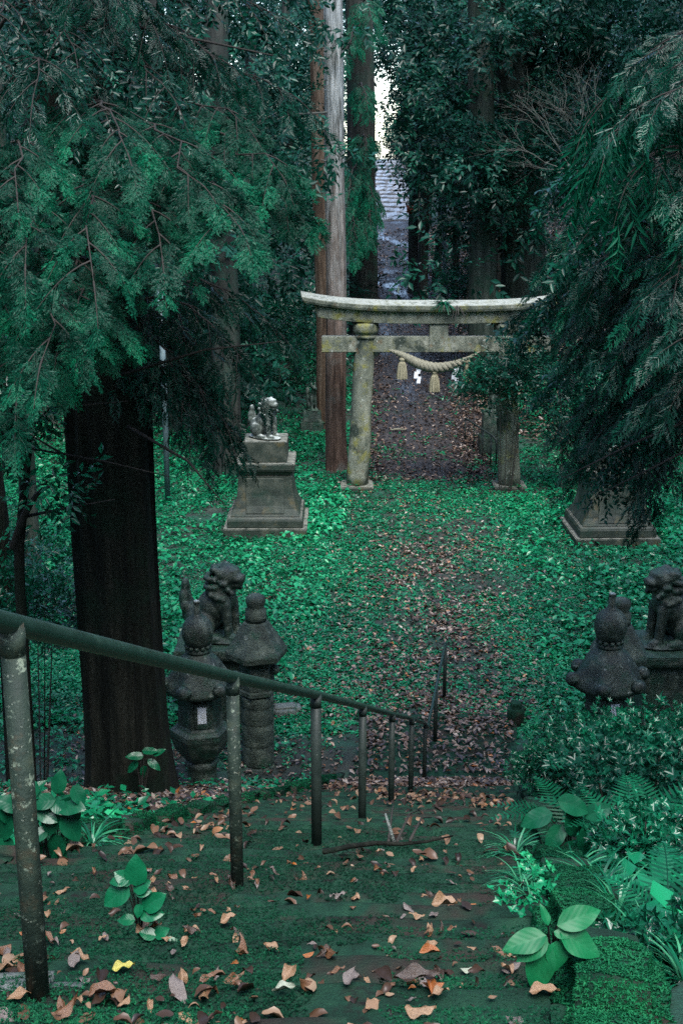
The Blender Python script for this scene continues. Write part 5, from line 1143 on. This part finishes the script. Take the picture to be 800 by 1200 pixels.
def fern(label, x, y, h, L, n, seed, up=.5, arc=(0, 360)):
    b = px(x, y, h); b.z = gz(b.x, b.y); t = tag(empty('fern', b), label, 'fern', 'ferns beside the steps'); r = random.Random(seed)
    for k in range(n):
        a = R(arc[0] + (arc[1] - arc[0]) * (k + r.uniform(-.25, .25)) / n); e = up * r.uniform(.6, 1.3); s = L * r.uniform(.75, 1.15)
        o = obj('frond', FM[k % 3], None, t, (0, 0, .02), orient((math.cos(a), math.sin(a), e), (-math.cos(a) * e, -math.sin(a) * e, 1))); o.scale = (s, s, s)
fern('fern spreading over the kerb left of the whitish glossy plant', 640, 985, 6.6, .55, 9, 1, .5)
fern('upright fern with clear ladder fronds near the right edge', 740, 1010, 5.8, .62, 9, 2, .9)
fern('fern behind the whitish glossy plant under the azalea', 670, 960, 7.4, .6, 9, 3, .6)
fern('fern half hidden in the dark right edge bush', 775, 960, 6.6, .55, 8, 4, .7)
fern('fern in the lower right corner below the glossy bush', 778, 1150, 3.6, .42, 8, 5, .5)
fern('small fern beside the low bush at the right kerb', 620, 945, 8.6, .45, 8, 6, .5)
# strap leaved grass clumps
def clump_grass(label, x, y, h, n, L, Wd, seed, up=.55, droop=.42):
    n = int(n * 1.5); Wd *= 1.1; L *= .74
    b = px(x, y, h); b.z = (float(stair_line(b.y)) + .05 if Lx(b.y) - .3 < b.x < Rx(b.y) + .3 and b.y < 17 else gz(b.x, b.y)) - .01; V, T, A = tuft((0, 0, 0), n, L, Wd, seed, up, droop)
    tag(obj('grass_clump', tri_mesh('grass', V, T, A), K['grassy'], None, b), label, 'grass clump', 'strap leaved grass clumps along the kerb')
for k, (lab, x, y, h, n, L, Wd) in enumerate((('strap leaved grass clump hanging over the kerb beside leaf litter', 628, 1032, 4.9, 46, .30, .010), ('narrow leaved grass clump highest along the right kerb', 602, 1010, 6.0, 40, .32, .011), ('grass clump nearest the broadleaf plant behind its leaves', 622, 1058, 4.3, 34, .22, .009), ('pale edged grass clump right of the kerb', 700, 1050, 4.5, 40, .34, .010),
                                              ('grass clump at the right edge below the glossy bush', 748, 1118, 3.5, 40, .26, .008), ('grass clump in the bottom right corner', 785, 1160, 3.1, 36, .24, .008), ('dim grass tuft beside the left kerb near glossy leaves', 108, 965, 6.6, 40, .34, .012), ('grass clump right of the kerb beneath the fern', 672, 1040, 5.0, 30, .3, .010), ('grass clump leaning over the kerb right of the broadleaf plant', 722, 1092, 3.9, 44, .30, .009), ('grass clump on the kerb edge low at the right', 760, 1140, 3.3, 44, .28, .009), ('thick grass clump against the right edge near the bottom', 792, 1120, 3.6, 46, .34, .010), ('grass clump between fern and glossy bush on the kerb side', 705, 1066, 4.3, 36, .3, .009), ('grass clump over the kerb just above the weed patch', 612, 1045, 4.7, 34, .24, .008), ('lowest grass clump cut by the right bottom corner', 800, 1190, 2.9, 44, .3, .009))):
    clump_grass(lab, x, y, h, n, L, Wd, 50 + k)
b = px(612, 1085, 3.7); b.z = float(stepz(3.7)); V, T, A = clumps([(0, 0, .03), (.06, .05, .04), (-.05, .08, .03), (.1, .16, .05), (.02, .2, .05), (.12, -.02, .03)], .06, 16, [t_rosette(31, 4, .4, .75)], (.013, .024), np.random.default_rng(3), tone=(.4, 1), droop=-.2)
tag(obj('clover_patch', tri_mesh('clover', V, T, A), K['cover'], None, b), 'little round leaved weed on the step beside the kerb', 'weed')

# ------------------------------------------------------------------ fallen leaves on the near steps
def dead_leaf(L, Wd, seed):
    r = random.Random(seed); me = leaf_surface(L, Wd, n=10, m=4, curl=r.uniform(-.6, .6), fold=r.uniform(.1, 1.3), wave=r.uniform(.04, .14), seed=seed)
    tw = r.uniform(-1.4, 1.4)
    for v in me.vertices:
        t = v.co.x / L; a = tw * (t - .5); y, z = v.co.y, v.co.z; v.co.y = y * math.cos(a) - z * math.sin(a); v.co.z = y * math.sin(a) + z * math.cos(a); v.co.x -= L / 2
    k = len(me.vertices); return me
DM = []
for m in range(len(DEADM)):
    for q in range(4 if m < 4 else 1):
        me = dead_leaf(1.0, (.5, .42, .6, .36)[q], m * 10 + q); me.materials.append(DEADM[m]); DM.append((m, me))
rf = random.Random(33); COLN = ['brown', 'tan', 'dark', 'grey', 'orange', 'yellow', 'pale']
def put_leaf(x, y, m, L, label, group=None, a=None, tilt=.3):
    me = rf.choice([q for k, q in DM if k == m]); z = float(stepz(y)) + .012 + L * .10
    o = obj('fallen_leaf', me, None, None, (x, y, z), (rf.uniform(-tilt, tilt) + rf.choice((0, 0, PI)), rf.uniform(-tilt, tilt), rf.uniform(0, 2 * PI) if a is None else a)); o.scale = (L, L, L * rf.uniform(.8, 1.1)); tag(o, label, 'fallen leaf', group)
def step_at(u, v):
    for h in np.arange(2.2, 17, .01):
        p = px(u, v, h)
        if p.z <= float(stepz(h)): return p
    return px(u, v, 17)
for u, v, m, L, lab, a in ((145, 1140, 5, .075, 'yellow leaf among brown ones at the lower left', .3), (208, 1165, 3, .10, 'large pointed grey leaf lying flat at bottom left', -1.2), (239, 1169, 1, .075, 'oval tan leaf right of the large grey one', 1.4), (520, 1068, 1, .11, 'long light tan leaf in the middle of the steps', .1),
                           (503, 1125, 4, .075, 'orange brown leaf right of centre on the near step', .2), (333, 1171, 6, .07, 'pale greenish leaf near the bottom centre', 0), (486, 1160, 2, .13, 'long dark wet leaf near the bottom right', -.1), (547, 1140, 6, .05, 'short pale green leaf by the broadleaf plant', .1),
                           (268, 1085, 1, .075, 'tan leaf standing on the step right of the creeper', .6), (492, 1192, 1, .085, 'brown leaf cut by the bottom edge right of centre', .1), (125, 1170, 0, .10, 'crumpled brown leaf at the bottom left corner', .4), (637, 1170, 1, .09, 'flat tan leaf under the broadleaf plant', 0)):
    p = step_at(u, v); put_leaf(p.x, p.y, m, L * .8, lab, None, a, .15)
G_ = 'loose brown leaves on the near steps'
cents = [2.3 + 3.4 * rf.random() ** 1.7 for _ in range(22)]
MARKS = [('the nearest rail post', -.71, 2.59), ('the second rail post', -.43, 4.69), ('the third rail post', -.19, 6.2), ('the small creeper', -.53, 3.3), ('the broadleaf plant', .45, 2.75), ('the weed patch', .55, 3.7), ('the long tan leaf', .28, 3.4), ('the large grey leaf', -.36, 2.4), ('the orange leaf', .19, 2.7), ('the fallen branch', .2, 5.6), ('the left kerb', -1.4, 5.0)]
LASTX = None
for k in range(288):
    if k % 4: y = rf.choice(cents) + rf.gauss(0, .06)
    else: y = rf.uniform(2.25, 6.2)
    # leaves drift to the back of the treads
    s = math.floor((y - SY) / RUN + .5); y = SY + RUN * (s - .5) + (RUN * .95) * (rf.random() ** .8)
    xm = max(float(Lx(y)) + .1, -.30 * y - .1); x = rf.uniform(xm, float(Rx(y)) - .03)
    if k % 3 == 1 and LASTX is not None: y = LASTX[1] + rf.gauss(0, .025); x = LASTX[0] + rf.gauss(0, .05)
    LASTX = (x, y); m = rf.choices(range(5), (5, 3, 3, 2.5, .6))[0]
    L = rf.uniform(.022, .060) * (1.1 if y < 3.2 else 1); c_ = ('brown', 'tan', 'dark brown', 'greyish', 'orange brown')[m]
    near, nxt = sorted(MARKS, key=lambda q: (q[1] - x) ** 2 + .5 * (q[2] - y) ** 2)[:2]; side = ('left of' if x < near[1] else 'right of') if abs(x - near[1]) > .5 * abs(y - near[2]) else ('just before' if y < near[2] else 'just past')
    put_leaf(x, y, m, L, '%s %s leaf %s %s, toward %s' % ('small' if L < .033 else 'large' if L > .050 else 'middling', c_, side, near[0], nxt[0]), 'dead leaves scattered on the near steps')
# twigs
tw = tag(empty('fallen_branch', step_at(430, 1000)), 'dark fallen branch lying across the steps below the middle posts', 'branch'); o = Vector(tw.location)
pts = [step_at(380, 1005), step_at(410, 998), step_at(440, 994), step_at(470, 995), step_at(500, 992), step_at(530, 985)]; obj('wood', Geo().tube([p - o + Vector((0, 0, .03)) for p in pts], [.013, .014, .013, .011, .008, .004], 7), K['bark_dark'], tw)
for a, e in (((455, 994), (462, 955)), ((465, 994), (490, 965)), ((480, 993), (505, 975))): 
    p, q = step_at(*a), step_at(*e); obj('twig', Geo().tube([p - o + Vector((0, 0, .04)), p.lerp(q, .5) - o + Vector((0, 0, .14)), q - o + Vector((0, 0, .1))], [.009, .006, .003], 5), K['twig'], tw)
p = step_at(462, 990); tag(obj('white_stick', Geo().tube([(0, 0, 0), (-.02, .02, .07), (-.05, .05, .16)], [.012, .010, .006], 7), K['slab'], None, p), 'short whitish broken stick standing on the steps', 'stick')
p = px(452, 1, 30); a = on_ground(466, 507); tag(obj('dead_branch', Geo().tube([(-.25, 0, .05), (0, .02, .08), (.25, .05, .05)], [.03, .035, .02], 7), K['rope'], None, (a.x, a.y, gz(a.x, a.y) + .03)), 'short pale stick lying on the path behind the torii', 'stick')

# unseen leaf canopy added overhead for shade, opened over clearing and near steps
rq = np.random.default_rng(91); cs = []
while len(cs) < 560:
    x, y = rq.uniform(-20, 24), rq.uniform(-16, 60); op = ((x - 0.5) / 11.0) ** 2 + ((y - 28) / 12.5) ** 2
    if op < 1 or (abs(x - .5) < 5.5 and -7 < y < 6.5): continue
    if -3.2 < x - float(axis(y)) < 7.5 and y > 30: continue
    z = max(11.0, 10.6 + .135 * max(y, 0)) + rq.uniform(0, 7); cs.append((x, y, z))
V, T, A = clumps(np.array(cs), 1.9, 26, TW, (1.0, 1.7), rq, flat=.6); tag(obj('shade_canopy', tri_mesh('canopy', V, T, A), K['far_leaf']), kind='stuff')
